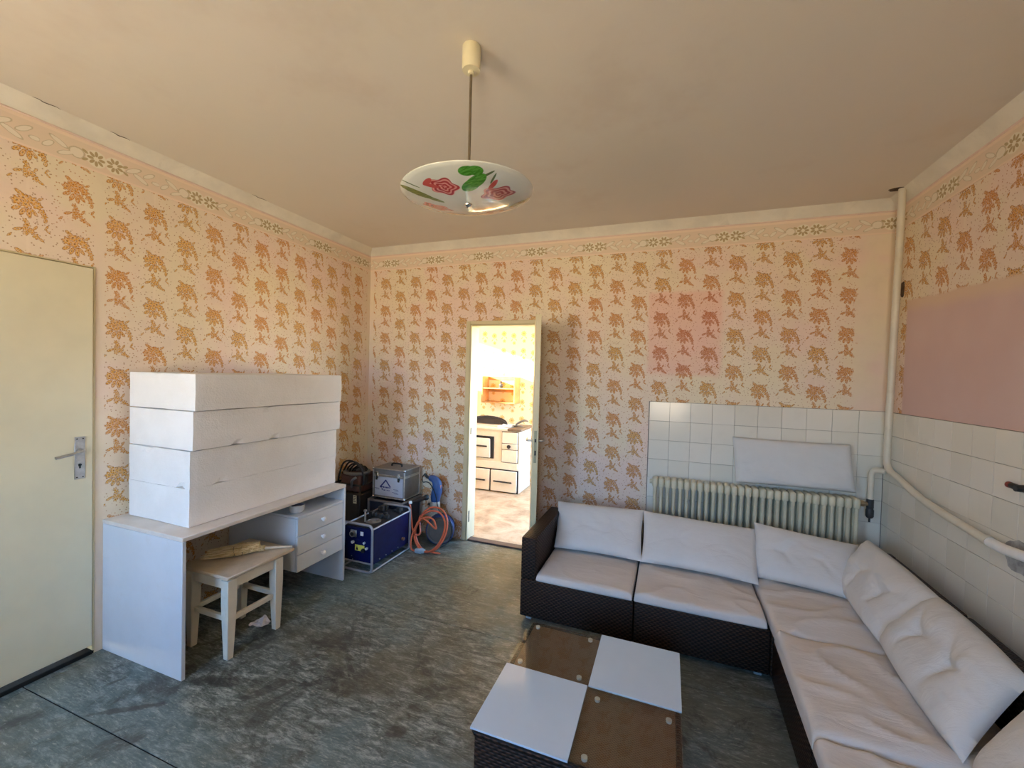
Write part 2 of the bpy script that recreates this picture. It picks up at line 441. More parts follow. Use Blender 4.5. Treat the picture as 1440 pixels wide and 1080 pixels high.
# floor: worn marbled linoleum, streaks along x
def floor_mat():
    n = NT('linoleum'); o = n.obj()
    st = n.noise(n.mapv(o, (0, 0, 0), R(-4), (3.2, 11, 1)), 2.6, 9, .74, .7)
    st2 = n.noise(n.mapv(o, (5, 3, 0), R(3), (7, 34, 1)), 3.2, 6, .75, .5)
    bl = n.noise(o, 1.5, 5, .62, .4)
    fine = n.noise(n.mapv(o, (0, 0, 0), R(-6), (9, 30, 1)), 4., 6, .75, .8)
    c = n.ramp(n.M('MULTIPLY_ADD', fine, .35, n.M('MULTIPLY', st, .65)), [(.36, (.020, .024, .019)), (.44, (.066, .078, .068)), (.515, (.145, .168, .150)), (.60, (.36, .39, .35))])
    teal = n.ss(n.noise(n.V('ADD', o, (9, 4, 0)), 1.1, 4, .6, .6), .45, .58)
    c = n.mix(n.M('MULTIPLY', teal, .45), c, (.13, .20, .205))
    c = n.mix(n.M('MULTIPLY', n.ss(n.M('ADD', bl, n.M('MULTIPLY', n.sep(o)[0], .035)), .50, .68), .5), c, (.135, .115, .066))
    c = n.mix(n.M('MULTIPLY', n.ss(st2, .56, .66), .65), c, (.44, .45, .39))
    dk = n.ss(n.noise(n.V('ADD', o, (2.2, 7.7, 0)), 2.2, 7, .72, 1.2), .52, .64)
    c = n.mix(n.M('MULTIPLY', dk, .75), c, (.040, .040, .032))
    sc = n.ss(n.noise(n.mapv(o, (1, 2, 0), R(40), (3, 22, 1)), 3.4, 6, .78, 1.8), .62, .72)
    c = n.mix(n.M('MULTIPLY', sc, .5), c, (.34, .34, .29))
    sc = n.ss(n.noise(n.mapv(o, (4, 6, 0), R(-50), (4, 26, 1)), 3., 6, .78, 1.6), .63, .72)
    c = n.mix(n.M('MULTIPLY', sc, .6), c, (.045, .043, .036))
    for (x, y, a, b, rot, k) in ((1.15, -1.62, .16, .10, 20, .5), (1.82, -2.01, .05, .035, 0, .8), (.62, -2.36, .15, .018, 35, .8),
                                 (.85, -2.08, .17, .035, 20, .75), (1.38, -1.85, .20, .12, 10, .45), (.36, -2.28, .05, .012, 65, .8)):
        d = n.V('LENGTH', n.mapv(o, (x, y, 0), R(rot), (a, b, 1), 'TEXTURE'))
        d = n.M('ADD', d, n.M('MULTIPLY', n.M('SUBTRACT', n.noise(o, 13., 4), .5), 2.6))
        c = n.mix(n.M('MULTIPLY', n.ss(d, 1.2, .6), k * .85), c, (.035, .030, .024))
    ro = n.ss(n.noise(o, 3., 4), .3, .7, .34, .58)
    return n.pbsdf(c, ro, 0, n.bump(st, .10, .004), .45)
M_FLOOR = floor_mat()
n = NT('kitchen_floor_lino'); o = n.obj()
c = n.ramp(n.noise(o, 4., 6, .7, .5), [(.3, (.26, .18, .10)), (.5, (.46, .35, .22)), (.72, (.60, .49, .34))])
M_KFLOOR = n.pbsdf(c, .6, 0, None, .3)

n = NT('glazed_tile'); oi = n.n('ShaderNodeObjectInfo')
c = n.mix(oi.outputs['Random'], (.73, .70, .61), (.79, .76, .68))
o = n.obj()
c = n.mix(n.M('MULTIPLY', n.ss(n.noise(n.V('ADD', o, oi.outputs['Location']), 5., 4), .55, .75), .2), c, (.50, .48, .42))
M_TILE = n.pbsdf(c, .16, 0, n.bump(n.noise(n.V('ADD', o, oi.outputs['Location']), 7., 2), .05, .01), .5)
M_GROUT = pm('grout', (.20, .185, .16), .9)

# rattan weave (box-projected uv in metres)
def rattan(name, lo=(.007, .004, .003), hi=(.062, .031, .018), p=.014, rough=.42):
    n = NT(name); uv = n.sep(n.uv())
    a = n.M('DIVIDE', uv[0], p * 2.2); b = n.M('DIVIDE', uv[1], p * .8)
    row = n.M('FLOOR', b); fb = n.M('SUBTRACT', b, row)
    sv = n.M('SINE', n.M('MULTIPLY', fb, math.pi))
    ov = n.M('SINE', n.M('MULTIPLY', n.M('ADD', a, n.M('MULTIPLY', n.M('FLOORED_MODULO', row, 2.), .5)), 2 * math.pi))
    hgt = n.M('MULTIPLY', sv, n.M('MULTIPLY_ADD', ov, .42, .58))
    c = n.mix(n.ss(hgt, .05, .9), lo, hi)
    c = n.mix(n.M('MULTIPLY', n.ss(n.noise(n.obj(), 30., 3), .45, .7), .4), c, lo)
    return n.pbsdf(c, rough, 0, n.bump(hgt, .8, .004), .2)
M_RATTAN = rattan('rattan_weave')
M_RATTOP = rattan('rattan_table_top', (.13, .070, .038), (.25, .145, .085), .006, .5)

def fabric(name, col, stain=.25):
    n = NT(name); o = n.obj()
    f = n.noise(o, 5., 5, .6)
    c = n.mix(n.ss(f, .35, .7), tuple(x * .95 for x in col), col)
    c = n.mix(n.M('MULTIPLY', n.ss(n.noise(n.V('ADD', o, (3, 8, 1)), 3.1, 6, .7, .4), .56, .78), stain), c, (.52, .46, .40))
    cr = n.noise(n.mapv(o, (0, 0, 0), .6, (3, 9, 5)), 2.2, 5, .6, 1.0)
    b = n.M('ADD', n.M('MULTIPLY', cr, .9), n.M('MULTIPLY', n.noise(o, 240., 2), .08))
    return n.pbsdf(c, .9, 0, n.bump(b, .28, .02), .15, Sheen_Weight=.1)
M_SEAT = fabric('seat_fabric', (.66, .615, .57))
M_PILLOW = fabric('pillow_fabric', (.675, .672, .655), .14)

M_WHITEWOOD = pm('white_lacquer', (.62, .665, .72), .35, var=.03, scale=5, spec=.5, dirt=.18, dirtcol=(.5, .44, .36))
M_DESKTOP = pm('desk_top_worn', (.68, .64, .59), .5, var=.06, scale=9, dirt=.35, dirtcol=(.5, .42, .33))
M_STOOL = pm('stool_paint', (.70, .665, .56), .45, var=.05, scale=9, dirt=.30, dirtcol=(.36, .27, .16))
M_STOOLTOP = pm('stool_seat_worn', (.58, .49, .37), .55, var=.12, scale=9, dirt=.35, dirtcol=(.40, .30, .2))
n = NT('polystyrene'); o = n.obj()
vd = n.vor(o, 120., 'F1')
c = n.mix(n.ss(n.noise(o, 3., 5, .65), .35, .7), (.80, .785, .765), (.86, .845, .83))
c = n.mix(n.M('MULTIPLY', n.ss(n.noise(n.V('ADD', o, (4, 4, 9)), 8., 5, .7), .62, .8), .25), c, (.62, .54, .46))
M_FOAM = n.pbsdf(c, .85, 0, n.bump(n.M('ADD', n.M('MULTIPLY', vd, .6), n.noise(o, 25., 4)), .30, .005), .15)

M_STEEL = pm('steel', (.50, .49, .47), .35, .9, var=.15, scale=30)
M_CHROME = pm('chrome', (.72, .72, .72), .15, 1.)
M_BLACK = pm('black_plastic', (.012, .012, .013), .45)
M_DARK = pm('dark_iron', (.035, .030, .027), .55, .3, dirt=.4, dirtcol=(.09, .05, .03))
M_BLUE = pm('navy_sheet_metal', (.003, .006, .060), .42, var=.15, spec=.2, dirt=.3, dirtcol=(.02, .02, .04))
M_TOOLBLUE = pm('tool_blue', (.03, .09, .26), .4)
M_ORANGE = pm('orange_rubber', (.62, .13, .05), .5)
M_YEL = pm('yellow_label', (.72, .70, .12), .6)
M_PALELAB = pm('pale_label', (.70, .66, .48), .6)
M_WHITE = pm('white_plastic', (.84, .84, .83), .35, var=.03)
M_IVORY = pm('ivory_plastic', (.74, .68, .46), .35, var=.03)
M_PIPE = pm('pipe_enamel', (.68, .64, .53), .35, var=.05, scale=6, dirt=.25, dirtcol=(.5, .4, .25))
M_RAD = pm('radiator_enamel', (.62, .58, .43), .38, var=.07, scale=8, dirt=.35, dirtcol=(.38, .30, .18))
M_GLASSW = pm('white_backed_glass', (.50, .61, .71), .05, var=.01)
M_CLEARFOOT = pm('frosted_foot', (.42, .45, .46), .2)
M_PAPER = pm('waste_paper', (.66, .60, .58), .9)
M_STRAW = NT('straw'); n = M_STRAW; o = n.obj()
c = n.mix(n.ss(n.noise(n.mapv(o, (0, 0, 0), 0, (6, 90, 90)), 2., 4), .35, .65), (.50, .35, .15), (.84, .68, .40))
M_STRAW = n.pbsdf(c, .7, 0, None, .2)
M_WOOD = pm('honey_wood', (.52, .26, .08), .5, var=.2, scale=10)
M_ENAMEL = pm('stove_enamel', (.74, .68, .54), .3, var=.04, dirt=.2, dirtcol=(.5, .4, .25))
M_GREYMETAL = pm('grey_sheet', (.20, .19, .17), .5, .4)
M_ALU = pm('aluminium_panel', (.25, .245, .24), .42, .5, var=.08)
M_ALUW = pm('alu_sticker', (.56, .60, .70), .35, .1, var=.03)
M_LOGO = pm('logo_blue', (.015, .03, .20), .5)
M_MORTAR = pm('mortar', (.36, .36, .35), .95, var=.25, scale=25, bump=.6, bscale=40)
M_HOLE = pm('dark_hole', (.09, .06, .04), .95, var=.4, scale=40, bump=.8, bscale=60)  # dark brown for the flat hole shapes and the cracks
M_RED = pm('red_cap', (.22, .04, .035), .5)

n = NT('clear_glass')
fr = n.n('ShaderNodeFresnel'); fr.inputs[0].default_value = 1.5
tr = n.n('ShaderNodeBsdfTransparent'); tr.inputs[0].default_value = (.93, .95, .93, 1)
gl = n.n('ShaderNodeBsdfGlossy'); gl.inputs['Roughness'].default_value = .01
mx = n.n('ShaderNodeMixShader')
geo = n.n('ShaderNodeNewGeometry')
n.put(mx.inputs[0], n.M('MULTIPLY', fr.outputs[0], n.M('SUBTRACT', 1., geo.outputs['Backfacing']))); n.t.links.new(tr.outputs[0], mx.inputs[1]); n.t.links.new(gl.outputs[0], mx.inputs[2])
n.t.links.new(mx.outputs[0], n.out.inputs[0])
M_CLEAR = n.m

# ------------------------------------------------------------------ the setting
def struct(name, g, m, label=None, **k): return tag(g.build(name, m, **k), label, None, None, 'structure')
T = .14
DX0, DX1, DZ = 1.148, 1.785, 2.020       # doorway in the back wall
wb = struct('wall_back', G().box(-.2, DX0, 0, T, 0, H).box(DX1, W + .2, 0, T, 0, H).box(DX0, DX1, 0, T, DZ, H), M_WB,
            'wallpapered back wall with the open doorway and a tiled panel', smooth=0)
LD0, LD1, LDZ = -3.03, -2.197, 2.082
wl = struct('wall_left', G().box(-.2, 0, YF, LD0, 0, H).box(-.2, 0, LD1, 0, 0, H).box(-.2, 0, LD0, LD1, LDZ, H), M_WL,
            'wallpapered left wall with the closed door', smooth=0)
wr = struct('wall_right', G().box(W, W + .2, YF, 0, 0, H), M_WR, 'right wall, wallpaper over mauve paint over white tiles', smooth=0)
gf = G()
xs = [-.2, WIN[0][0], WIN[0][1], WIN[1][0], WIN[1][1], W + .2]
for i in (0, 2, 4): gf.box(xs[i], xs[i + 1], YF - WALL_F, YF, 0, H)
for i in (1, 3): gf.box(xs[i], xs[i + 1], YF - WALL_F, YF, 0, WZ[0]).box(xs[i], xs[i + 1], YF - WALL_F, YF, WZ[1], H)
struct('wall_front', gf, M_PLASTER, 'plain wall behind the camera with two windows', smooth=0)
for i, (a, b) in enumerate(WIN):
    gw = G(); yy = YF - .30
    for (p, q) in ((a, a + .05), (b - .05, b), ((a + b) / 2 - .04, (a + b) / 2 + .04)): gw.box(p, q, yy - .05, yy, WZ[0], WZ[1], .004)
    for (p, q) in ((WZ[0], WZ[0] + .05), (WZ[1] - .05, WZ[1])): gw.box(a + .05, b - .05, yy - .05, yy, p, q, .004)
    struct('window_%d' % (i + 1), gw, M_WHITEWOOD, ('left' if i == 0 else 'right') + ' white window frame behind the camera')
fl = struct('floor', G().box(-.2, W + .2, YF, 0.0, -.12, -.004), pm('underlay', (.012, .011, .010), .9), 'worn grey green marbled linoleum floor', smooth=0)
gap = .004
for (x0, x1, y0, y1) in ((0.045, W, -1.235 + gap, -.001), (0.045, W, -2.468 + gap, -1.235 - gap / 4), (0.045, W, YF, -2.468 - gap / 2),
                         (0.001, .042, -2.468 + gap, -.001), (0.001, .042, YF, -2.468 - gap / 2)):
    G().box(x0, x1, y0, y1, -.006, 0, .0008).build('linoleum_sheet', M_FLOOR, fl)
struct('ceiling', G().box(-.2, W + .2, YF, 0, H, H + .12), M_CEIL, 'beige stained plaster ceiling', smooth=0)
# cove: quarter-round plaster along three walls, bead, printed border strip
CV = .060; ZB = 2.735
def cove(name, a, b, inward, label):
    a, b, iw = Vector(a), Vector(b), Vector(inward)
    K = 8; prof = [(0, ZB)] + [(CV * (t / K) ** 1.15, ZB + (H - ZB) * (t / K) ** .85) for t in range(1, K + 1)] + [(0, H)]
    nseg = 40
    vs, fs, k = [], [], len(prof)
    for i in range(nseg + 1):
        p = a.lerp(b, i / nseg)
        for (d, z) in prof:
            jz = (noise.noise(Vector((p.x * 6 + 3, p.y * 6, z * 3))) * .004) if 0 < d < CV else 0
            vs.append(p + iw * (d + jz * .6) + Vector((0, 0, z + jz * .3)))
    for i in range(nseg):
        for j in range(k - 1):
            fs.append((i * k + j, i * k + j + 1, (i + 1) * k + j + 1, (i + 1) * k + j))
    g = G(); g._add(vs, fs); return struct(name, g, M_COVE, label, smooth=60)
cove('trim_1', (0, 0, 0), (W, 0, 0), (0, -1, 0), 'white plaster cove above the back wall')
cove('trim_2', (0, YF, 0), (0, 0, 0), (1, 0, 0), 'white plaster cove above the left wall')
cove('trim_3', (W, YF, 0), (W, 0, 0), (-1, 0, 0), 'white plaster cove above the right wall')
for (ya, yb, dz) in ((-2.46, -2.36, .0), (-2.17, -2.08, .001), (-1.36, -1.24, .0)):
    G().tube(smooth_path([(CV + .004 + .005 * math.sin(k * 2.1), ya + (yb - ya) * k / 5, H - .001 - dz) for k in range(6)], 3), [.0004 + .0018 * math.sin(math.pi * j / 15) for j in range(16)], 5).build('crack', M_HOLE, bpy.data.objects['trim_2'])
def strips(nm_, box_border, bead, ax, sign, off, label):
    o = struct(nm_, G().box(*box_border), border_mat(nm_ + '_border', ax, sign, off), label, smooth=0)
    G().tube(bead, .006, 8).build('bead', M_BEAD, o)
strips('trim_4', (0.002, W - .002, -.003, .0, 2.582, 2.726), [(0, -.002, 2.7295), (W, -.002, 2.7295)], 0, 1, .752, 'printed daisy border along the back wall')
strips('trim_5', (.0, .003, YF, -.002, 2.582, 2.726), [(.002, YF, 2.7295), (.002, 0, 2.7295)], 1, 1, -.64, 'printed daisy border along the left wall')
strips('trim_6', (W - .003, W, YF, -.002, 2.582, 2.726), [(W - .002, YF, 2.7295), (W - .002, 0, 2.7295)], 1, -1, .552, 'printed daisy border along the right wall')

# tiles: every tile is a part of its wall
TZ, TP = 1.383, .152
tile_cache = {}
def tile(parent, w, h, axis, p, z):
    key = (round(w, 3), round(h, 3), axis)
    if key not in tile_cache:
        g = G()
        if axis == 'b': g.box(-w / 2, w / 2, -.010, 0, -h / 2, h / 2, .0008)
        else: g.box(-.010, 0, -w / 2, w / 2, -h / 2, h / 2, .0008)
        ob = g.build('tile', M_TILE, parent); tile_cache[key] = ob.data
    else:
        ob = bpy.data.objects.new('tile', tile_cache[key]); C.objects.link(ob); ob.parent = parent
    jx, jz = random.uniform(-.0005, .0005), random.uniform(-.0005, .0005)
    dp = random.uniform(0, .0008)
    ob.location = (p + jx, -.004 + dp, z + jz) if axis == 'b' else (W - .004 + dp, p + jx, z + jz)
X0T = 2.7503
nrow = 10
rows = []
ztop = TZ
for k in range(nrow):
    zb = max(0.0, ztop - TP)
    if ztop - zb > .03: rows.append((zb, ztop))
    ztop = zb
for (zb, zt) in rows:
    for i in range(11):
        a = X0T + i * TP; b = min(a + TP, W - .015)
        if b - a > .02: tile(wb, b - a - .0016, zt - zb - .0016, 'b', (a + b) / 2, (zb + zt) / 2)
    y = -.016; first = True
    while y > -2.75:
        b = y; a = -.106 if first else y - TP
        tile(wr, b - a - .0016, zt - zb - .0016, 'r', (a + b) / 2, (zb + zt) / 2)
        y = a; first = False
G().box(X0T - .006, W, -.004, 0, 0, TZ + .001).build('grout_bed', M_GROUT, wb, smooth=0)
G().box(W - .004, W, -2.78, 0, 0, TZ + .001).build('grout_bed', M_GROUT, wr, smooth=0)
# crumbling hole in the plaster beside the pipe, hole in the ceiling where it leaves, mortar patch at its lower end
def blob(cx, cy, rx, ry, M, h, seed, n=22):
    poly = []
    for i in range(n):
        a = 2 * math.pi * i / n; k = 1 + .35 * noise.noise(Vector((math.cos(a) * 1.7, math.sin(a) * 1.7, seed)))
        poly.append((cx + rx * k * math.cos(a), cy + ry * k * math.sin(a)))
    return G().prism(poly, M, h)
MR = Matrix(((0, 0, -1, W), (-1, 0, 0, 0), (0, 1, 0, 0), (0, 0, 0, 1)))
blob(.125, 2.18, .022, .05, MR, .003, 1).build('plaster_hole', M_HOLE, wr)
blob(1.19, .865, .09, .075, MR @ Matrix.Translation((0, 0, .012)), .004, 4).build('mortar_patch', M_MORTAR, wr)
MCe = Matrix(((1, 0, 0, 0), (0, -1, 0, 0), (0, 0, -1, H), (0, 0, 0, 1)))
blob(4.205, .20, .055, .030, MCe, .002, 9).build('ceiling_hole', M_HOLE, wr)

# door_1: closed cream door in the left wall
d1 = thing('door_1', 'closed cream flush door in the left wall', None, (0, 0, 0), kind='structure')
LY0, LY1 = -3.015, -2.212
G().box(-.025, .012, LY0, LY1, .052, 2.070, .003).build('door_leaf', M_DOORL, d1)
g = G().box(-.06, .003, LY1 + .003, LD1 - .001, 0, LDZ - .001, .002).box(-.06, .003, LD0 + .001, LY0 - .003, 0, LDZ - .001, .002).box(-.06, .003, LY0 - .003, LY1 + .003, 2.073, LDZ - .001, .002)
g.box(-.18, -.028, LD0 + .001, LD1 - .001, 0.05, LDZ - .001)
g.build('door_frame', M_CREAM, d1)
G().box(-.18, .004, LD0 + .002, LD1 - .002, 0.0, .022, .004).build('threshold', pm('threshold_dark', (.018, .017, .015), .8, spec=.15), d1)
hp = G().box(.012, .0155, -2.287, -2.245, .966, 1.186, .001).build('handle_plate', M_STEEL, d1)
g = G().cyl((.0155, -2.266, 1.112), (.040, -2.266, 1.112), .013, .011)
g.tube(smooth_path([(.036, -2.268, 1.112), (.052, -2.285, 1.111), (.055, -2.325, 1.104), (.055, -2.375, 1.096)], 4), [.010] * 13, 10, flat=.75)
g.build('door_handle', M_STEEL, hp)
g = G().cyl((.0155, -2.266, 1.040), (.0175, -2.266, 1.040), .007).box(.0155, .0172, -2.269, -2.263, 1.022, 1.036)
g.build('keyhole', M_BLACK, hp)
for yy in (-2.278, -2.254):
    for zz in (.976, 1.176): G().cyl((.0155, yy, zz), (.017, yy, zz), .0035, n=8).build('screw', M_DARK, hp)

# door_2: frame in the doorway, leaf swung into the room and seen edge-on
d2 = thing('door_2', 'open cream door in the back wall, leaf seen edge-on', None, (0, 0, 0), kind='structure')
fw = .042
g = G().box(DX0 - fw, DX0, -.014, -.0005, 0, DZ + .034, .004).box(DX1, DX1 + fw, -.014, -.0005, 0, DZ + .034, .004).box(DX0, DX1, -.014, -.0005, DZ, DZ + .034, .004)
g.box(DX0 + .001, DX0 + .014, -.012, T + .012, 0, DZ - .001, .003).box(DX1 - .014, DX1 - .001, -.012, T + .012, 0, DZ - .001, .003).box(DX0 + .014, DX1 - .014, -.012, T + .012, DZ - .014, DZ - .001, .003)
g.build('door_frame', M_CREAM, d2)
g = G().box(DX0 + .0135, DX0 + .0155, .010, .030, .17, .275).box(DX0 + .0135, DX0 + .0155, .012, .028, 1.00, 1.06)
g.build('strike_plate', M_BLACK, d2)
G().box(DX0 + .014, DX1 - .014, -.002, .075, .0, .014, .003).build('threshold', pm('dark_threshold', (.10, .065, .055), .6), d2)
hx, hy = 1.797, -.022
ang = math.atan2(-.600, .193)
lf = thing('door_leaf', None, None, (hx, hy, 0), ang); lf.parent = d2
LL = .630
bpy.data.objects.remove(lf)
ML = Matrix.Translation((hx, hy, 0)) @ Matrix.Rotation(ang, 4, 'Z')
lf = G().box(0, LL, -.0215, .0215, .014, 2.010, .003, M=ML).build('door_leaf', M_CREAM, d2)
G().box(LL, LL + .0015, -.010, .010, .93, 1.165, .0005, M=ML).build('lock_plate', pm('lock_plate_metal', (.33, .32, .22), .4, .7), lf)
g = G()
for z0, z1 in ((1.08, 1.105), (.985, 1.02)): g.box(LL + .001, LL + .0025, -.006, .006, z0, z1, M=ML)
g.build('lock_bolt', M_DARK, lf)
g = G()
for sgn in (-1, 1):
    g.box(LL - .075, LL - .038, sgn * .0215 - .002, sgn * .0215 + .002, .96, 1.18, .001, M=ML)
    P_ = [ML @ Vector(q) for q in ((LL - .056, sgn * .02, 1.085), (LL - .056, sgn * .055, 1.085), (LL - .075, sgn * .062, 1.085), (LL - .17, sgn * .062, 1.082))]
    g.tube(smooth_path(P_, 4), .0085, 10)
g.build('door_handle', M_STEEL, lf)

# ------------------------------------------------------------------ the kitchen seen through the doorway
struct('wall_far', G().box(KX0 - .35, KX1 + .35, KY1, KY1 + .2, 0, KH), M_WK, 'yellow flowered wall of the room beyond', smooth=0)
def side_wall(name, x0, x1, kw, label):
    y0, y1, z0, z1 = kw
    g = G().box(x0, x1, KY0, y0, 0, KH).box(x0, x1, y1, KY1, 0, KH).box(x0, x1, y0, y1, 0, z0).box(x0, x1, y0, y1, z1, KH)
    struct(name, g, M_WK, label, smooth=0)
side_wall('wall_far_left', KX0 - .35, KX0, KW1, 'left wall of the room beyond with a window')
side_wall('wall_far_right', KX1, KX1 + .35, KW2, 'right wall of the room beyond with an added unseen window')
struct('floor', G().box(KX0 - .35, KX1 + .35, .0, KY1 + .2, -.12, -.002), M_KFLOOR, 'beige worn floor of the room beyond', smooth=0)
struct('ceiling', G().box(KX0 - .35, KX1 + .35, KY0, KY1 + .2, KH, KH + .1), M_PLASTER, 'plain ceiling of the room beyond', smooth=0)
struct('wall_far_near', G().box(KX0 - .35, -.2, T - .02, T, 0, KH), M_WK, 'near wall of the room beyond', smooth=0)

# stove
SY = 1.62
st = thing('kitchen_stove', 'cream enamel wood-burning kitchen stove seen through the doorway', 'stove', (.62, 1.87, 0))
def S(g): return g
ox, oy = .62, 1.87
def bx(g, x0, x1, y0, y1, z0, z1, bev=.004): g.box(x0 - ox, x1 - ox, y0 - oy, y1 - oy, z0, z1, bev); return g
bx(G(), .10, 1.10, SY + .02, 2.12, .0, .825, .006).build('body', M_ENAMEL, st)
bx(G(), .08, .928, SY - .01, 2.14, .825, .858, .006).build('stove_top', M_ENAMEL, st)
bx(G(), .930, 1.125, SY - .01, 2.14, .825, .857, .006).build('hot_plate', pm('stove_iron_top', (.16, .11, .07), .45, .3, dirt=.4, dirtcol=(.3, .2, .1)), st)
bx(G(), .12, .735, SY + .004, SY + .021, .44, .735, .002).build('oven_gap_shade', M_BLACK, st)  # black plate standing in for the shade behind the dropped oven door
# oven door, dropped a little out of its frame
g = G(); Mo = Matrix.Translation((.41 - ox, SY + .002 - oy, .45)) @ Matrix.Rotation(R(4), 4, 'X')
g.box(-.29, .285, -.022, 0, 0, .262, .012, 2, M=Mo); od = g.build('oven_door', M_ENAMEL, st)
G().tube([(.22 - ox, SY - .045 - oy, .605), (.655 - ox, SY - .045 - oy, .605)], .011, 8).box(.25 - ox, .265 - ox, SY - .05 - oy, SY - .02 - oy, .597, .613).box(.60 - ox, .615 - ox, SY - .05 - oy, SY - .02 - oy, .597, .613).build('bar_handle', M_BLACK, od)
bx(G(), .848, 1.079, SY + .012, SY + .021, .402, .812, .001).build('fire_door_gap_shade', M_BLACK, st)  # black backing put in as shade in the gaps around the fire doors
for (z0, z1) in ((.660, .805), (.580, .653), (.41, .572)):
    pd = bx(G(), .855, 1.072, SY - .002, SY + .021, z0, z1, .004).build('fire_door', M_ENAMEL, st)
    if z0 == .58: G().cyl((.96 - ox, SY - .002 - oy, .62), (.96 - ox, SY - .03 - oy, .62), .02, .026, 12).build('knob', M_DARK, pd)
bx(G(), .10, 1.078, SY + .006, SY + .021, .31, .40, .003).build('band', M_ENAMEL, st)
bx(G(), .10, 1.09, SY + .012, SY + .021, .004, .305, .001).build('drawer_gap_shade', M_BLACK, st)  # black backing, paints the shade in the gaps between the drawers
for (x0, x1, h0, h1) in ((.11, .685, .25, .63), (.708, 1.072, .755, 1.01)):
    dr = bx(G(), x0, x1, SY - .008, SY + .018, .015, .292, .004).build('drawer', M_ENAMEL, st)
    G().tube([(h0 - ox, SY - .026 - oy, .15), (h1 - ox, SY - .026 - oy, .147)], .010, 8).box(h0 + .01 - ox, h0 + .02 - ox, SY - .028 - oy, SY - .006 - oy, .144, .156).box(h1 - .02 - ox, h1 - .01 - ox, SY - .028 - oy, SY - .006 - oy, .142, .154).build('bar_handle', M_BLACK, dr)
# things on the stove
Mp = Matrix.Translation((.52, 1.93, .862)) @ Matrix.Rotation(R(78), 4, 'X')
g = G(); poly = [(.29 * math.cos(a), .115 * max(0, math.sin(a)) ** .8) for a in [math.pi * i / 20 for i in range(21)]]
g.prism(poly, Mp, .02); Mq = Matrix.Translation((.52, 1.932, .858))
pan = thing('baking_tray', 'dark half-round metal tray standing on edge on the stove', 'tray', (.52, 1.93, .858))
for ob_g, nme, m in ((g, 'tray_plate', M_DARK),):
    ob = ob_g.build(nme, m, pan); ob.matrix_parent_inverse = Matrix.Translation((-.52, -1.93, -.858))
g = G().tube(smooth_path([(-.30, -.012, .004), (-.22, -.026, .06), (0, -.034, .118), (.22, -.026, .06), (.30, -.012, .004)], 5), .008, 8)
g.build('rim', M_DARK, pan)
g = G().grid(lambda a, b: (-.08 + .20 * a, -.14 + .27 * b, .002 + .05 * (a - .4) ** 2 + .012 * abs(math.sin(b * 5))), 8, 8)
pp = g.build('paper_sheet', M_WHITE); pp.location = (.84, 1.80, .858); tag(pp, 'white sheet of paper lying on the stove top beside the dark tray', 'paper')
sc_ = thing('coal_scoop', 'small grey metal scoop at the right end of the stove top', 'scoop', (1.025, 1.89, .858))
G().tube(smooth_path([(-.09, 0, .012), (-.03, 0, .055), (.03, 0, .085), (.07, 0, .088), (.105, 0, .072)], 4), [.006 + .026 * math.sin(math.pi * min(1, .15 + i / 20)) for i in range(17)], 10, flat=.5).build('blade', M_GREYMETAL, sc_)
G().box(-.10, .02, -.03, .03, 0, .014, .004).build('base', M_GREYMETAL, sc_)
# wall shelf
sh = thing('wall_shelf', 'small honey-coloured wooden wall shelf hung above the stove', 'shelf', (.62, 2.17, 1.15))
SX0, SX1, SZ0, SZ1, SYa, SYb = .345, .862, .0, .385, 2.05 - 2.17, 2.278 - 2.17
g = G().box(SX0 - .62, SX0 - .602, SYa, SYb, SZ0, SZ1, .002); g.build('side_panel', M_WOOD, sh)
g = G().box(SX1 - .638, SX1 - .62, SYa, SYb, SZ0, SZ1, .002); g.build('side_panel', M_WOOD, sh)
for z in (.0, .205): G().box(SX0 - .602, SX1 - .638, SYa + .004, SYb, z, z + .016, .002).build('shelf_board', M_WOOD, sh)
G().box(SX0 - .602, SX1 - .638, SYb - .012, SYb, SZ1 - .05, SZ1, .002).build('back_rail', M_WOOD, sh)
G().box(SX0 - .602, SX1 - .638, SYb - .012, SYb, .155, .203, .002).build('back_rail', M_WOOD, sh)
for x in (-.11, -.02): G().cyl((x, SYb - .006, SZ1), (x, SYb - .003, SZ1 + .07), .002, n=6).build('hanging_wire', M_DARK, sh)
bo = thing('jar', 'little dark jar with a narrow neck on the middle shelf board', 'jar', (.618, 2.13, 1.371))
G().lathe([(.026, 0), (.030, .006), (.030, .05), (.026, .058), (.010, .062), (.010, .072)], 16).build('jar_body', pm('dark_glass', (.05, .05, .05), .15), bo)
G().lathe([(.008, .072), (.014, .076), (.014, .095), (.004, .102)], 12).build('stopper', M_BLACK, bo)

# ------------------------------------------------------------------ pendant lamp
LX, LYc = 2.138, -2.088
lamp = thing('pendant_lamp', 'ceiling pendant with a shallow glass dish shade painted with roses', 'lamp', (LX, LYc, H))
G().lathe([(.033, -.001), (.035, -.004), (.035, -.082), (.033, -.090), (.012, -.094), (.012, -.104), (.004, -.106)], 28).build('ceiling_cap', M_IVORY, lamp)
G().cyl((0, 0, -.10), (0, 0, -.545), .0052, n=10).build('rod', pm('aged_brass', (.25, .20, .14), .35, .8), lamp)
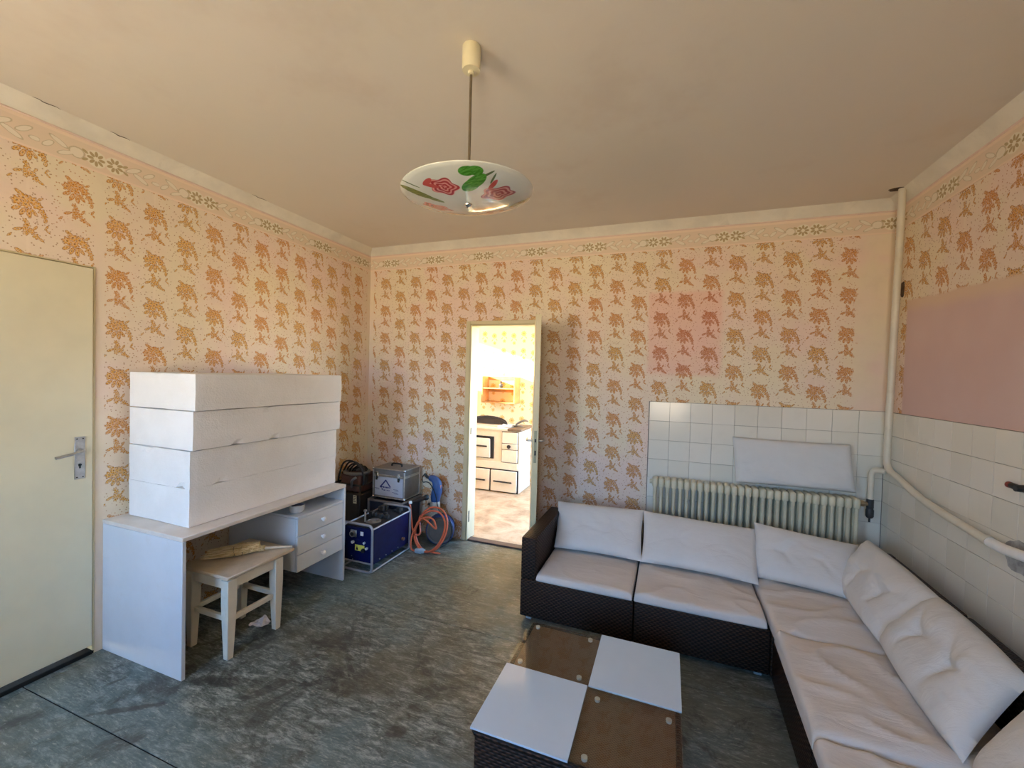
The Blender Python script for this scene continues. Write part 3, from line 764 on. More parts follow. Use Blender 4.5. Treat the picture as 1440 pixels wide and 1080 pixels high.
# painted dish
n = NT('painted_glass'); o = n.obj(); xyz = n.sep(o)
q = n.comb(xyz[0], xyz[1], 0.)
def rose(cx, cy, s, rot):
    v = n.mapv(q, (cx, cy, 0), R(rot), (s[0], s[1], 1), 'TEXTURE')
    xy = n.sep(v); ln = n.V('LENGTH', v); a = n.M('ARCTAN2', xy[1], xy[0])
    edge = n.M('MULTIPLY_ADD', n.M('COSINE', n.M('MULTIPLY', a, 5.)), .12, .88)
    d = n.M('DIVIDE', ln, edge)
    sp_ = n.M('SINE', n.M('ADD', n.M('MULTIPLY', d, 19.), n.M('ADD', n.M('MULTIPLY', a, 1.), n.M('MULTIPLY', n.M('SINE', n.M('MULTIPLY', a, 3.)), 1.2))))
    return n.ss(d, 1.04, .96), n.ss(sp_, -.5, .8)
c = (.60, .62, .58, 1)
col = n.mix(n.ss(n.noise(o, 6., 3), .4, .7), (.60, .63, .58), (.66, .68, .63))
# vectors along the dish: 'near' is towards the room's front; leaves first, roses above
def leaves(col, lst, c1, c2):
    d = motif(n, q, lst); f = n.ss(d, 1.05, .95)
    cc = n.mix(n.ss(n.noise(n.mapv(o, (0, 0, 0), .5, (1, 4, 1)), 40., 3), .4, .6), c1, c2)
    return n.mix(f, col, cc)
# dish frame: e1 = image right, e2 = towards the camera (set below)
e2 = Vector((2.8656 - LX, -3.534 - LYc)).normalized(); e1 = Vector((-e2.y, e2.x))
rot0 = math.degrees(math.atan2(e1.y, e1.x))
def pt(a, b): return (e1.x * a + e2.x * b, e1.y * a + e2.y * b)
def lf_(a, b, la, lb, r): x, y = pt(a, b); return ('l', x, y, la, lb, rot0 - r)
col = leaves(col, [lf_(.062, .192, .03, .005, 30), lf_(.085, .172, .026, .004, 70)], (.07, .11, .04), (.10, .14, .05))
col = leaves(col, [lf_(-.005, .209, .030, .021, 5), lf_(.022, .211, .028, .020, -8), lf_(.024, .160, .048, .026, 48), lf_(.010, .142, .042, .026, 52)], (.04, .20, .015), (.09, .32, .04))
col = leaves(col, [lf_(-.205, .086, .036, .0035, -10)], (.08, .12, .05), (.10, .14, .05))
col = leaves(col, [lf_(-.185, .036, .060, .020, -13), lf_(-.130, .020, .045, .012, -20), lf_(.205, -.055, .048, .022, 30), lf_(-.02, -.160, .06, .022, 0)], (.12, .16, .03), (.20, .23, .06))
for (a, b, sa, sb, rr) in ((-.084, .118, .056, .052, 10), (.108, .080, .068, .050, -12), (-.118, -.068, .064, .038, -15), (.10, -.14, .06, .05, 40)):
    x, y = pt(a, b); f, sp_ = rose(x, y, (sa, sb), rot0 - rr)
    col = n.mix(f, col, n.mix(sp_, (.36, .040, .045), (.70, .30, .27)))
for (a, b, r_, l_) in ((-.142, .128, 60, .028), (-.128, .112, 5, .028), (.086, .140, 62, .028)):
    x, y = pt(a, b); d = motif(n, q, [('l', x, y, l_, .010, rot0 - r_)])
    col = n.mix(n.ss(d, 1.05, .95), col, (.50, .09, .08))
M_DISH = n.pbsdf(col, .08, 0, None, .6, Coat_Weight=.5, Coat_Roughness=.03)
RD, DD = .247, .045
prof = []
K = 14
for i in range(K + 1):
    r = RD * i / K; prof.append((r, DD * (r / RD) ** 2.2))
outer = prof
inner = [(r, z + .004) for r, z in prof]
g = G(); g.lathe(outer + [(RD + .001, DD + .002)] + list(reversed(inner)), 72, closed_ends=False)
dish = g.build('glass_shade', M_DISH, lamp, smooth=60, weld=1e-4)
dish.location = (0, 0, -.591)
nrm = Vector((-.0438 * e1.x + .0179 * e2.x, -.0438 * e1.y + .0179 * e2.y, 1)).normalized()      # the dish hangs slightly askew
dish.rotation_mode = 'QUATERNION'; dish.rotation_quaternion = Vector((0, 0, 1)).rotation_difference(nrm)
g = G().lathe([(.003, -.602), (.012, -.598), (.016, -.593), (.016, -.588), (.010, -.584)], 16)
g.build('end_nut', M_CHROME, lamp)
G().lathe([(.010, -.586), (.02, -.578), (.02, -.566), (.008, -.560)], 16).build('retaining_ring', M_CHROME, lamp)
G().lathe([(.018, -.560), (.020, -.550), (.020, -.505), (.010, -.500)], 16).build('lamp_holder', M_IVORY, lamp)

# ------------------------------------------------------------------ desk with foam blocks
DX, DY0, DY1, DH = .655, -2.165, -1.040, .720
dk = thing('writing_desk', 'white painted desk with side panels and three drawers against the left wall', 'desk', (.33, -1.60, 0))
def B(g, x0, x1, y0, y1, z0, z1, bev=.002, o_=(.33, -1.60)): g.box(x0 - o_[0], x1 - o_[0], y0 - o_[1], y1 - o_[1], z0, z1, bev); return g
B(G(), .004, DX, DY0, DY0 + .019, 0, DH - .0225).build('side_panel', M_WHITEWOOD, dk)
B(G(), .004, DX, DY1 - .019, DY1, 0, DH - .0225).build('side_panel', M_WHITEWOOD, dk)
B(G(), .002, DX + .002, DY0 - .001, DY1 + .001, DH - .022, DH, .003).build('desktop', M_DESKTOP, dk)
BY0, BY1 = -1.470, DY1 - .020
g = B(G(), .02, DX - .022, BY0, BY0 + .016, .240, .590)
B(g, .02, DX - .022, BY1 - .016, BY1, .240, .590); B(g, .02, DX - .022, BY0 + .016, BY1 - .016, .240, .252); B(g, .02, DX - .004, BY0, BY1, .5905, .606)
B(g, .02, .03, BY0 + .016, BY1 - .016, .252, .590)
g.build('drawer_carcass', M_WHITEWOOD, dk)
for (z0, z1) in ((.475, .588), (.353, .471), (.240, .349)):
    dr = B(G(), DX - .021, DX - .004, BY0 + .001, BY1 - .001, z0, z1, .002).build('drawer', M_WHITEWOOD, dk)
    Mk = Matrix.Translation((DX - .004 - .33, -1.262 + 1.60, (z0 + z1) / 2)) @ Matrix.Rotation(R(90), 4, 'Y')
    G().lathe([(.008, 0), (.008, .008), (.015, .015), (.0165, .022), (.011, .029), (.002, .031)], 16, Mk).build('knob', M_WHITE, dr)
G().box(-.326, -.29, -.54, -.515, 0, DH - .023, .002).build('rear_post', M_DESKTOP, dk)

def foam(x0, x1, y0, y1, z0, z1, seed, label, eb=.0022, et=.0022):
    nx, ny, nz = 14, 26, 6
    b = bmesh.new(); vm = {}
    def v(i, j, k):
        if (i, j, k) not in vm:
            p = Vector((x0 + (x1 - x0) * i / nx, y0 + (y1 - y0) * j / ny, z0 + (z1 - z0) * k / nz))
            ex = (i in (0, nx)) + (j in (0, ny)) + (k in (0, nz))
            nv = noise.noise_vector(p * 11 + Vector((seed * 3.1, seed, 0)))
            a = .0008 if ex == 1 else .0020
            q = p + nv * a
            if ex >= 2:
                chip = max(0, noise.noise(p * 17 + Vector((seed, 5, seed))) - .50) * .05
                ctr = Vector(((x0 + x1) / 2, (y0 + y1) / 2, (z0 + z1) / 2)); dv = ctr - p
                chip += et if k == nz else eb if k == 0 else .002
                for ax, ind, mxi in ((0, i, nx), (1, j, ny), (2, k, nz)):
                    if ind in (0, mxi): q[ax] += math.copysign(chip, dv[ax])
            q.z = min(max(q.z, z0), z1)
            vm[(i, j, k)] = b.verts.new(q)
        return vm[(i, j, k)]
    for k in (0, nz):
        for i in range(nx):
            for j in range(ny): b.faces.new([v(i, j, k), v(i + 1, j, k), v(i + 1, j + 1, k), v(i, j + 1, k)])
    for j in (0, ny):
        for i in range(nx):
            for k in range(nz): b.faces.new([v(i, j, k), v(i + 1, j, k), v(i + 1, j, k + 1), v(i, j, k + 1)])
    for i in (0, nx):
        for j in range(ny):
            for k in range(nz): b.faces.new([v(i, j, k), v(i, j + 1, k), v(i, j + 1, k + 1), v(i, j, k + 1)])
    g = G(); g.b.free(); g.b = b
    o = g.build('polystyrene_block', M_FOAM, smooth=0)
    return tag(o, label, 'foam block', 'polystyrene blocks stacked on the desk')
for i, (x1, y1, z0, z1, lb) in enumerate(((.552, -1.035, .7205, .9235, 'white polystyrene block lying directly on the desk top, lowest of the stack'),
                              (.554, -1.033, .9240, 1.124, 'white polystyrene block second from the bottom of the stack on the desk'),
                              (.575, -1.024, 1.1255, 1.333, 'white polystyrene block third from the bottom, just under the topmost'),
                              (.592, -1.032, 1.3345, 1.530, 'white polystyrene block on top of the stack, chipped at its near corner'))):
    foam(.045, x1, -2.070, y1, z0, z1, i + 1.3, lb, .0004 if i == 1 else .0022, .0004 if i == 0 else .0022)
bw = thing('small_bowl', 'small white bowl with a dark band inside on the drawer unit under the desk top', 'bowl', (.562, -1.395, .6065))
G().lathe([(.033, 0), (.040, .004), (.046, .018), (.048, .050), (.0455, .050), (.043, .018), (.036, .007), (0, .007)], 24).build('bowl_body', pm('bowl_glaze', (.68, .68, .70), .25), bw)
G().lathe([(.0446, .046), (.0436, .028), (.0432, .028), (.0442, .046)], 24, closed_ends=False).build('inner_band', pm('band_blue', (.10, .12, .22), .3), bw)

# ------------------------------------------------------------------ stool (old chair without its back)
so = (.56, -1.80)
stl = thing('wooden_stool', 'old white painted wooden stool with tapered legs half under the desk', 'stool', (*so, 0))
def leg(x, y):
    g = G()
    prof = [(0, .017), (.20, .024), (.30, .027), (.432, .027)]
    vs, fs = [], []
    for (z, s_) in prof:
        fx = .027 - s_; sx = 1 if x > so[0] else -1; sy = 1 if y > so[1] else -1
        cx, cy = x - so[0] + sx * fx * .2, y - so[1] + sy * fx * .2
        vs += [(cx - s_, cy - s_, z), (cx + s_, cy - s_, z), (cx + s_, cy + s_, z), (cx - s_, cy + s_, z)]
    for i in range(3):
        for j in range(4): fs.append((i * 4 + j, i * 4 + (j + 1) % 4, i * 4 + 4 + (j + 1) % 4, i * 4 + 4 + j))
    fs += [(3, 2, 1, 0), (12, 13, 14, 15)]
    bv, bf = g._add(vs, fs)
    bmesh.ops.bevel(g.b, geom=list({e for f in bf for e in f.edges}), offset=.003, segments=1, affect='EDGES')
    g.build('leg', M_STOOL, stl)
LXs, LYs = (.415, .700), (-1.958, -1.668)
for x in LXs:
    for y in LYs: leg(x, y)
def SB(x0, x1, y0, y1, z0, z1, nm_, m=M_STOOL, bev=.003): return B(G(), x0, x1, y0, y1, z0, z1, bev, so).build(nm_, m, stl)
SB(.345, .732, -1.990, -1.562, .437, .456, 'seat', M_STOOLTOP, .005)
SB(LXs[0] + .026, LXs[1] - .026, LYs[0] - .012, LYs[0] + .010, .375, .436, 'apron'); SB(LXs[0] + .026, LXs[1] - .026, LYs[1] - .010, LYs[1] + .012, .375, .436, 'apron')
SB(LXs[1] - .010, LXs[1] + .012, LYs[0] + .026, LYs[1] - .026, .375, .436, 'apron'); SB(LXs[0] - .012, LXs[0] + .010, LYs[0] + .026, LYs[1] - .026, .375, .436, 'apron')
SB(LXs[0] + .024, LXs[1] - .024, LYs[0] - .010, LYs[0] + .012, .200, .228, 'stretcher'); SB(LXs[0] + .024, LXs[1] - .024, LYs[1] - .012, LYs[1] + .010, .200, .228, 'stretcher')
SB(LXs[1] - .012, LXs[1] + .010, LYs[0] + .024, LYs[1] - .024, .195, .223, 'stretcher'); SB(LXs[0] - .010, LXs[0] + .012, LYs[0] + .024, LYs[1] - .024, .20, .228, 'stretcher')
# whisk broom lying on the seat
bp = Vector((.600, -1.685, 0)); dirn = Vector((.140, .115, 0)).normalized()
br = thing('whisk_broom', 'straw hand broom lying on the stool seat under the desk', 'broom', (bp.x, bp.y, .4595), math.atan2(dirn.y, dirn.x))
g = G()
def bw_(t): return .016 + .058 * math.sin(min(1, t * 1.9) * math.pi / 2) * (1 - .12 * t)
for i in range(110):
    a = random.uniform(-1, 1); hgt = random.uniform(0, 1); L_ = random.uniform(.235, .285)
    pts = []
    for k in range(6):
        t = k / 5; wv = bw_(t) * a; zz = .010 + hgt * (.044 - .032 * abs(a) * t) * (1 - .35 * t) * (1.0 if t < .4 else 1.0)
        pts.append((-t * L_ - .012, wv + random.uniform(-.002, .002) * t, max(.003, zz)))
    g.tube(pts, [.0030, .0032, .003, .0026, .0022, .001], 5)
g.build('bristles', M_STRAW, br)
g = G().tube(smooth_path([(-.012, 0, .016), (-.06, 0, .022), (-.13, 0, .021), (-.19, 0, .016), (-.22, 0, .010)], 4), [.012, .022, .030, .036, .040, .045, .049, .05, .052, .053, .053, .052, .052, .05, .047, .044, .038], 14, flat=.32); g.build('bristle_core', M_STRAW, br)
for kk in (-.095, -.135): 
    pts = [(kk + .01 * math.cos(a * 2), .066 * math.cos(a) * (1.0 if kk > -.1 else 1.08), .021 + .021 * math.sin(a)) for a in [2 * math.pi * i / 20 for i in range(20)]]
    G().tube(pts, .0017, 5, closed=True).build('stitching', pm('twine', (.10, .08, .05), .8), br)
g = G()
for k in range(4):
    x = -.016 + k * .009
    g.tube([(x, .015 * math.cos(a), .017 + .015 * math.sin(a)) for a in [2 * math.pi * i / 14 for i in range(14)]], .0045, 6, closed=True)
g.build('binding', M_STRAW, br)
G().tube([(.018, 0, .017), (.09, 0, .014), (.165, 0, .010)], [.009, .0075, .006], 10).build('handle', pm('pale_wood', (.62, .50, .36), .6), br)
# crumpled paper on the floor under the stool
g = G(); K = 9
def scrap(a, b):
    x, y = (a - .5) * .10, (b - .5) * .08
    return (x + .012 * noise.noise(Vector((a * 3, b * 3, 1))), y + .012 * noise.noise(Vector((a * 3, b * 3, 7))), .004 + abs(.034 * noise.noise(Vector((a * 2.6, b * 2.6, 3.3)))) + (.016 if .3 < a < .7 and b > .5 else 0))
g.grid(scrap, K, K); p_ = g.build('crumpled_paper', M_PAPER, smooth=0); p_.location = (.583, -1.675, 0)
tag(p_, 'crumpled scrap of paper on the floor under the stool', 'paper')

# ------------------------------------------------------------------ machines in the corner
# blue power unit in a tubular frame
bu = thing('power_unit', 'navy blue machine in a grey tubular frame standing beside the desk', 'machine', (.645, -.640, 0))
x0, x1, y0, y1, zt = -.150, .150, -.255, .250, .375
def rrect(y):
    pts = []; r = .035
    for (cx, cz, a0) in ((x1 - r - .008, zt - r, 0), (x0 + r + .008, zt - r, 90), (x0 + r + .008, .010 + r, 180), (x1 - r - .008, .010 + r, 270)):
        for k in range(6):
            a = R(a0 + k * 18); pts.append((cx + r * math.cos(a), y, cz + r * math.sin(a)))
    return pts
fm = G()
M_FRAME = pm('grey_tube', (.34, .34, .36), .4, .3)
for y in (y0, y1): fm.tube(rrect(y), .0095, 8, closed=True)
for x in (x0 + .010, x1 - .010):
    for z in (zt - .030, .018): fm.cyl((x, y0, z), (x, y1, z), .007, n=8)
fm.cyl((x0 + .01, y0 + .005, .075), (x1 - .01, y0 + .005, .075), .006, n=8)
fm.build('tube_frame', M_FRAME, bu)
body = G().box(x0 + .012, x1 - .012, y0 + .012, y1 - .012, .062, .338, .006).build('housing', M_BLUE, bu)
g = G().box(x0 + .02, x1 - .02, y0 + .03, y1 - .03, .338, .346, .002); g.build('top_plate', M_BLACK, bu)
g = G().lathe([(.058, 0), (.060, .006), (.045, .010), (.042, .004), (.016, .004), (.014, .014), (.002, .015)], 28, Matrix.Translation((.030, -.10, .346)))
g.build('motor_cover', M_GREYMETAL, bu)
g = G().cyl((-.03, -.13, .346), (-.03, -.13, .430), .007).lathe([(.012, 0), (.014, .012), (.004, .018)], 12, Matrix.Translation((-.03, -.13, .43)))
g.build('lever', M_STEEL, bu)
g = G()
for i in range(14):
    xx, yy = random.uniform(-.10, .10), random.uniform(-.02, .19)
    G().box(xx - .018, xx + .018, yy - .014, yy + .014, .346, .346 + random.uniform(.012, .05), .003).build('fitting', M_DARK, bu)
fy = y0 + .012
g = G().cyl((-.045, fy, .290), (-.045, fy - .022, .290), .024, n=18); g.box(-.075, -.015, fy - .006, fy, .262, .318, .004); g.build('socket', M_STEEL, bu)
G().cyl((-.045, fy - .0215, .290), (-.045, fy - .0225, .290), .016, n=18).build('socket_hole', M_BLACK, bu)
G().box(.020, .048, fy - .0015, fy, .280, .312).build('sticker', M_WHITE, bu)
for (kx, kz, kr) in ((-.048, .222, .012), (.062, .230, .009), (.085, .190, .010)): G().cyl((kx, fy, kz), (kx, fy - .014, kz), kr, n=14).build('knob', M_WHITE, bu)
wl_ = G().box(-.030, .060, fy - .0015, fy, .158, .205).build('warning_label', M_YEL, bu)
G().prism([(-.022, .165), (.002, .165), (-.010, .195)], Matrix(((1, 0, 0, 0), (0, 0, 1, fy - .0028), (0, 1, 0, 0), (0, 0, 0, 1))), .0012).build('warning_sign', M_BLACK, wl_)
g = G().lathe([(.004, 0), (.018, .003), (.016, .014), (.002, .015)], 10, Matrix.Translation((.052, fy - .001, .168)) @ Matrix.Rotation(R(90), 4, 'X')); g.build('plug_cap', M_BLACK, bu)
for yy in (-.16, -.08, 0, .08): G().cyl((x1 - .012, yy, .085), (x1 - .006, yy, .085), .005, n=8).build('screw', M_STEEL, bu)
for (xx, zz) in ((-.05, .085), (.02, .075), (-.06, .11)): G().cyl((xx, fy, zz), (xx, fy - .004, zz), .004, n=8).build('screw', M_STEEL, bu)
G().cyl((x1 - .012, .145, .135), (x1 + .006, .145, .135), .014, n=12).build('connector', pm('copper', (.35, .17, .10), .4, .6), bu)

# dark machine with coiled cable in the corner
dm = thing('dark_machine', 'dark machine with coiled black cable in the corner behind the desk', 'machine', (.143, -.310, 0))
g = G().box(-.145, .150, -.14, .17, .03, .44, .008); g.build('housing', M_DARK, dm)
g = G()
for x in (-.14, .145):
    for y in (-.135, .165): g.cyl((x, y, 0), (x, y, .52), .010, n=8)
g.cyl((-.14, -.135, .52), (.145, -.135, .52), .010, n=8); g.cyl((.145, -.135, .52), (.145, .165, .52), .010, n=8); g.cyl((-.14, -.135, .52), (-.14, .165, .52), .010, n=8)
g.build('tube_frame', M_DARK, dm)
g = G().box(-.11, .11, -.10, .13, .44, .60, .012); g.build('upper_box', pm('rust_red_paint', (.13, .06, .045), .6, dirt=.4, dirtcol=(.04, .03, .02)), dm)
G().tube([(.01 + .115 * math.cos(a), -.02 + .10 * math.sin(a), .615) for a in [2 * math.pi * i / 32 for i in range(32)]], .016, 8, closed=True).build('drum_ring', M_GREYMETAL, dm)
for k in range(6):
    pts = []
    for i in range(29):
        a = -.15 + (math.pi * 1.22) * i / 28
        rx, rz = .140 - .010 * k, .185 - .016 * k
        pts.append((.01 + rx * math.cos(a) + .006 * math.sin(i * .7 + k), -.10 + .030 * k + .01 * math.sin(a * 2 + k), .545 + rz * math.sin(a) + .006 * math.sin(i * .5 + 2 * k)))
    G().tube(pts, .0085, 7).build('cable_turn', M_BLACK, dm)
lb = G().box(.075, .112, -.1425, -.140, .355, .430).build('label_plate', M_PALELAB, dm)
g = G()
for k, wd in enumerate((.020, .026, .014, .024)): g.box(.081, .081 + wd, -.1435, -.1425, .416 - k * .015, .421 - k * .015)
g.build('print', M_BLACK, lb)
G().tube(smooth_path([(.05, -.13, .50), (.075, -.165, .56), (.10, -.17, .585), (.12, -.16, .60)], 4), .012, 8).build('lever_grip', M_ALU, dm)

# steel box with fittings that carries the aluminium case
bb = thing('steel_crate', 'dark low metal crate under the aluminium case', 'crate', (.490, -.190, 0))
g = G().box(-.175, .175, -.155, .145, .012, .365, .006); g.build('housing', pm('dark_blue_steel', (.03, .035, .06), .4, .2), bb)
g = G()
for x in (-.180, .180):
    for y in (-.160, .150): g.box(x - .010, x + .010, y - .010, y + .010, 0, .386, .002)
for z in (.368,): g.box(-.17, .17, -.168, -.150, z, z + .018, .002).box(-.17, .17, .142, .160, z, z + .018, .002).box(-.19, -.172, -.15, .14, z, z + .018, .002).box(.172, .19, -.15, .14, z, z + .018, .002)
g.build('angle_frame', M_ALU, bb)

cs = thing('aluminium_case', 'silver aluminium tool case with a blue triangle mark on its front', 'case', (.492, -.180, .3935))
cw, cd, ch = .170, .125, .275
body = G().box(-cw, cw, -cd, cd, .0, .205, .004).build('case_body', M_ALU, cs)
lid = G().box(-cw, cw, -cd, cd, .209, ch, .004).build('lid', M_ALU, cs)
g = G()
for (x, y) in ((-cw, -cd), (cw, -cd), (-cw, cd), (cw, cd)): g.cyl((x, y, .006), (x, y, ch - .006), .007, n=8)
for z in (.006, .200, .212, ch - .006):
    for (a, b) in (((-cw, -cd, z), (cw, -cd, z)), ((cw, -cd, z), (cw, cd, z)), ((cw, cd, z), (-cw, cd, z)), ((-cw, cd, z), (-cw, -cd, z))): g.cyl(a, b, .006, n=8)
g.build('edge_profile', M_STEEL, cs)
for x in (-cw, cw):
    for y in (-cd, cd):
        for z in (.007, ch - .007): G().lathe([(.002, -.013), (.009, -.010), (.013, 0), (.009, .010), (.002, .013)], 10, Matrix.Translation((x, y, z))).build('corner_guard', M_CHROME, cs)
for x in (-.125, .115): 
    lt = G().box(x - .014, x + .014, -cd - .010, -cd, .178, .238, .003).build('latch', M_CHROME, cs)
    G().box(x - .010, x + .010, -cd - .016, -cd - .009, .165, .20, .002).build('latch_lever', M_BLACK, lt)
hd = G().tube(smooth_path([(-.055, 0, ch), (-.05, 0, ch + .022), (.0, 0, ch + .026), (.05, 0, ch + .022), (.055, 0, ch)], 4), .008, 8).build('handle', M_BLACK, cs)
pl = G().box(-.150, .158, -cd - .0012, -cd, .022, .196).build('front_panel', M_ALUW, cs)
MP = Matrix(((1, 0, 0, 0), (0, 0, -1, -cd - .0012), (0, 1, 0, 0), (0, 0, 0, 1)))
g = G()
A_, B_, Cc = Vector((-.092, .098)), Vector((-.028, .168)), Vector((.022, .106))
def bar(g, p, q, w):
    d = (q - p).normalized(); nn = Vector((-d.y, d.x)) * w / 2
    g.prism([tuple(p - nn), tuple(q - nn), tuple(q + nn), tuple(p + nn)], MP, .0008)
bar(g, A_, B_, .013); bar(g, B_ + Vector((-.004, .002)), Cc, .012)
g.prism([(-.094, .094), (-.070, .094), (-.058, .108), (-.080, .108)], MP, .0008)
g.build('triangle_mark', M_LOGO, pl)
g = G()
for (x, w, h_) in ((-.052, .014, .014), (-.034, .012, .012), (-.018, .013, .013), (-.002, .012, .014), (.016, .010, .012)): g.box(x - w / 2, x + w / 2, -cd - .0022, -cd - .0012, .094, .094 + h_)
g.prism([(-.078, .086), (-.056, .086), (-.067, .070)], MP, .0008)
for (x, w) in ((-.043, .020), (-.012, .012), (.008, .010)): g.box(x - w / 2, x + w / 2, -cd - .0022, -cd - .0012, .070, .078)
for (x, z, w) in ((-.125, .084, .05), (-.12, .074, .04), (.08, .088, .05), (.088, .078, .045), (.07, .060, .06), (.085, .050, .05)): g.box(x - w / 2, x + w / 2, -cd - .0022, -cd - .0012, z, z + .003)
g.build('small_print', M_LOGO, pl)

# round canister lying behind the hose, grinder standing on it, torch, hose
cn = thing('canister', 'round canister with blue rim and grey lid lying behind the orange hose', 'canister', (.965, -.165, .132))
dirc = Vector((.42, -.90, .10)).normalized()
Mc = dirc.to_track_quat('Z', 'Y').to_matrix().to_4x4()
G().lathe([(.118, -.10), (.128, -.09), (.130, -.01), (.130, .035), (.122, .045)], 32, Mc).build('shell', pm('dark_blue_tin', (.012, .028, .11), .5), cn)
G().lathe([(.120, .040), (.116, .050), (.100, .047), (.095, .052), (.002, .054)], 32, Mc).build('lid', pm('grey_lid', (.105, .095, .08), .6, .2, dirt=.4, dirtcol=(.08, .07, .05)), cn)
gd = thing('power_grinder', 'blue hand-held power tool with black grip leaning by the back wall', 'power tool', (.888, -.132, .284))
g = G().lathe([(.040, -.004), (.046, .012), (.047, .075), (.042, .088), (.034, .090)], 20); g.build('gear_head', pm('cast_alloy', (.42, .40, .34), .4, .5), gd)
g = G().tube(smooth_path([(0, 0, .085), (.004, 0, .14), (.018, 0, .20), (.012, 0, .26), (-.020, 0, .292), (-.062, 0, .300)], 4), [.038, .041, .044, .046, .047, .048, .049, .049, .048, .047, .046, .045, .043, .041, .039, .037, .035, .033, .031, .029, .026], 14); g.build('motor_housing', M_TOOLBLUE, gd)
G().tube(smooth_path([(-.058, 0, .300), (-.085, 0, .302), (-.108, 0, .320), (-.118, 0, .335)], 4), .013, 10).build('grip', M_BLACK, gd)
G().tube(smooth_path([(-.115, 0, .335), (-.140, -.005, .300), (-.130, -.01, .255), (-.09, -.015, .262), (-.03, -.045, .255), (.03, -.055, .17), (.06, -.06, .07), (.075, -.03, -.02)], 5), .0045, 7).build('cord', M_BLACK, gd)
G().box(.028, .062, -.022, .022, .205, .250, .006).build('motor_cap', pm('salmon_plastic', (.55, .22, .14), .5), gd)
G().tube([(-.034, 0, .05), (-.075, 0, .055)], [.016, .012], 10).build('side_knob', M_BLACK, gd)
to = thing('torch_handle', 'black cylindrical torch handle propped between the aluminium case and the blue power tool', 'torch', (.775, -.352, .410))
ve = Vector((.865, -.232, .435)) - Vector((.775, -.352, .410))
G().tube([tuple(ve * t) for t in (.0, .06, .12, .8, .84, .98, 1.05)], [.013, .013, .017, .019, .025, .026, .018], 14).build('grip', M_BLACK, to)
G().tube([tuple(ve * t) for t in (-.16, -.02, .0)], [.013, .015, .013], 12).build('connector', M_WHITE, to)
ho = thing('orange_hose', 'long orange hose coiled loosely in front of the canister', 'hose', (.90, -.28, 0))
hp_ = []
st0 = [(-.138, -.078, .392), (-.128, -.082, .36), (-.112, -.085, .24), (-.095, -.085, .16), (-.06, -.085, .13), (-.03, -.07, .15)]
hp_ += st0
def loop(cx, cz, rx, rz, yb, yt, a0, a1, k):
    out = []
    for i in range(k + 1):
        a = R(a0 + (a1 - a0) * i / k); z = cz + rz * math.sin(a)
        t = (z - (cz - rz)) / (2 * rz)
        out.append((cx + rx * math.cos(a), yb + (yt - yb) * t + .012 * math.sin(a * 2.3), max(z, .010)))
    return out
hp_ += loop(.065, .188, .150, .172, -.120, .030, 160, -190, 22)
hp_ += loop(.055, .175, .142, .155, -.140, .020, 165, -170, 20)
hp_ += loop(.02, .160, .098, .120, -.155, -.02, 190, 20, 9)
hp_ += [(-.01, -.07, .28), (-.06, -.11, .20), (-.085, -.13, .10), (-.07, -.145, .03), (-.03, -.140, .014), (.00, -.13, .014)]
G().tube(smooth_path(hp_, 5), .0078, 8).build('hose', M_ORANGE, ho)
G().tube([(.10, -.10, .010), (.17, -.097, .010), (.19, -.095, .010)], [.008, .008, .004], 8).build('loose_end', M_ORANGE, ho)
g = G().box(-.035, .035, -.155, -.105, .0, .036, .008, 2).box(.030, .055, -.150, -.110, .004, .034, .006); g.build('plug', pm('pale_blue_plastic', (.35, .42, .47), .4), ho)
G().tube(smooth_path([(.05, .10, .30), (.16, .10, .25), (.20, .08, .14), (.18, .05, .05), (.12, .02, .008)], 5), .0045, 7).build('thin_cord', M_BLACK, ho)

# ------------------------------------------------------------------ corner sofa: modules, seat cushions, back cushions
SB0, SBT, SH = .030, .268, .536
def module(name, label, loc, rz, w, d, back=None, arm=False, seatdepth=None):
    """origin: front-left corner on the floor; x along the width, y backwards"""
    t = thing(name, label, 'sofa section', loc, rz, 'rattan corner sofa sections')
    G().box(0, w - .004, 0, d, SB0, SBT, .008, 2).build('base', M_RATTAN, t)
    if 'b' in back: G().box(0 if not arm else .10, w - .004, d - .075, d, SBT + .001, SH, .010, 2).build('backrest_frame', M_RATTAN, t)
    if 'r' in back: G().box(w - .095, w - .004, 0, d - (.076 if 'b' in back else 0), SBT + .001, SH, .010, 2).build('side_frame', M_RATTAN, t)
    if arm: G().box(0, .098, .0, d, SBT + .001, SH, .010, 2).build('armrest', M_RATTAN, t)
    for (x, y) in ((.03, .03), (w - .07, .03), (.03, d - .07), (w - .07, d - .07)):
        G().box(x, x + .04, y, y + .04, 0, SB0, .004).build('foot', M_CLEARFOOT, t)
    return t
a1 = R(-.87); Lx, Ly = 2.033, -1.014
def along(s): return (Lx + s * math.cos(a1), Ly + s * math.sin(a1), 0)
module('sofa_section', 'dark rattan sofa section with the left armrest beside the open door', along(0), a1, .700, .690, 'b', True)
module('sofa_section', 'dark rattan sofa section between armrest piece and corner piece', along(.702), a1, .690, .690, 'b')
module('sofa_section', 'dark rattan corner piece of the sofa under the radiator end', (3.422, -1.050, 0), R(-.8), .765, .72, 'br')
a2 = R(-1.7)
module('sofa_section', 'dark rattan sofa section along the right wall next to the corner piece', (3.406, -1.745, 0), a2, .765, .690, 'r')
module('sofa_section', 'dark rattan sofa section nearest the camera along the right wall', (3.385, -2.438, 0), a2, .765, .690, 'r')

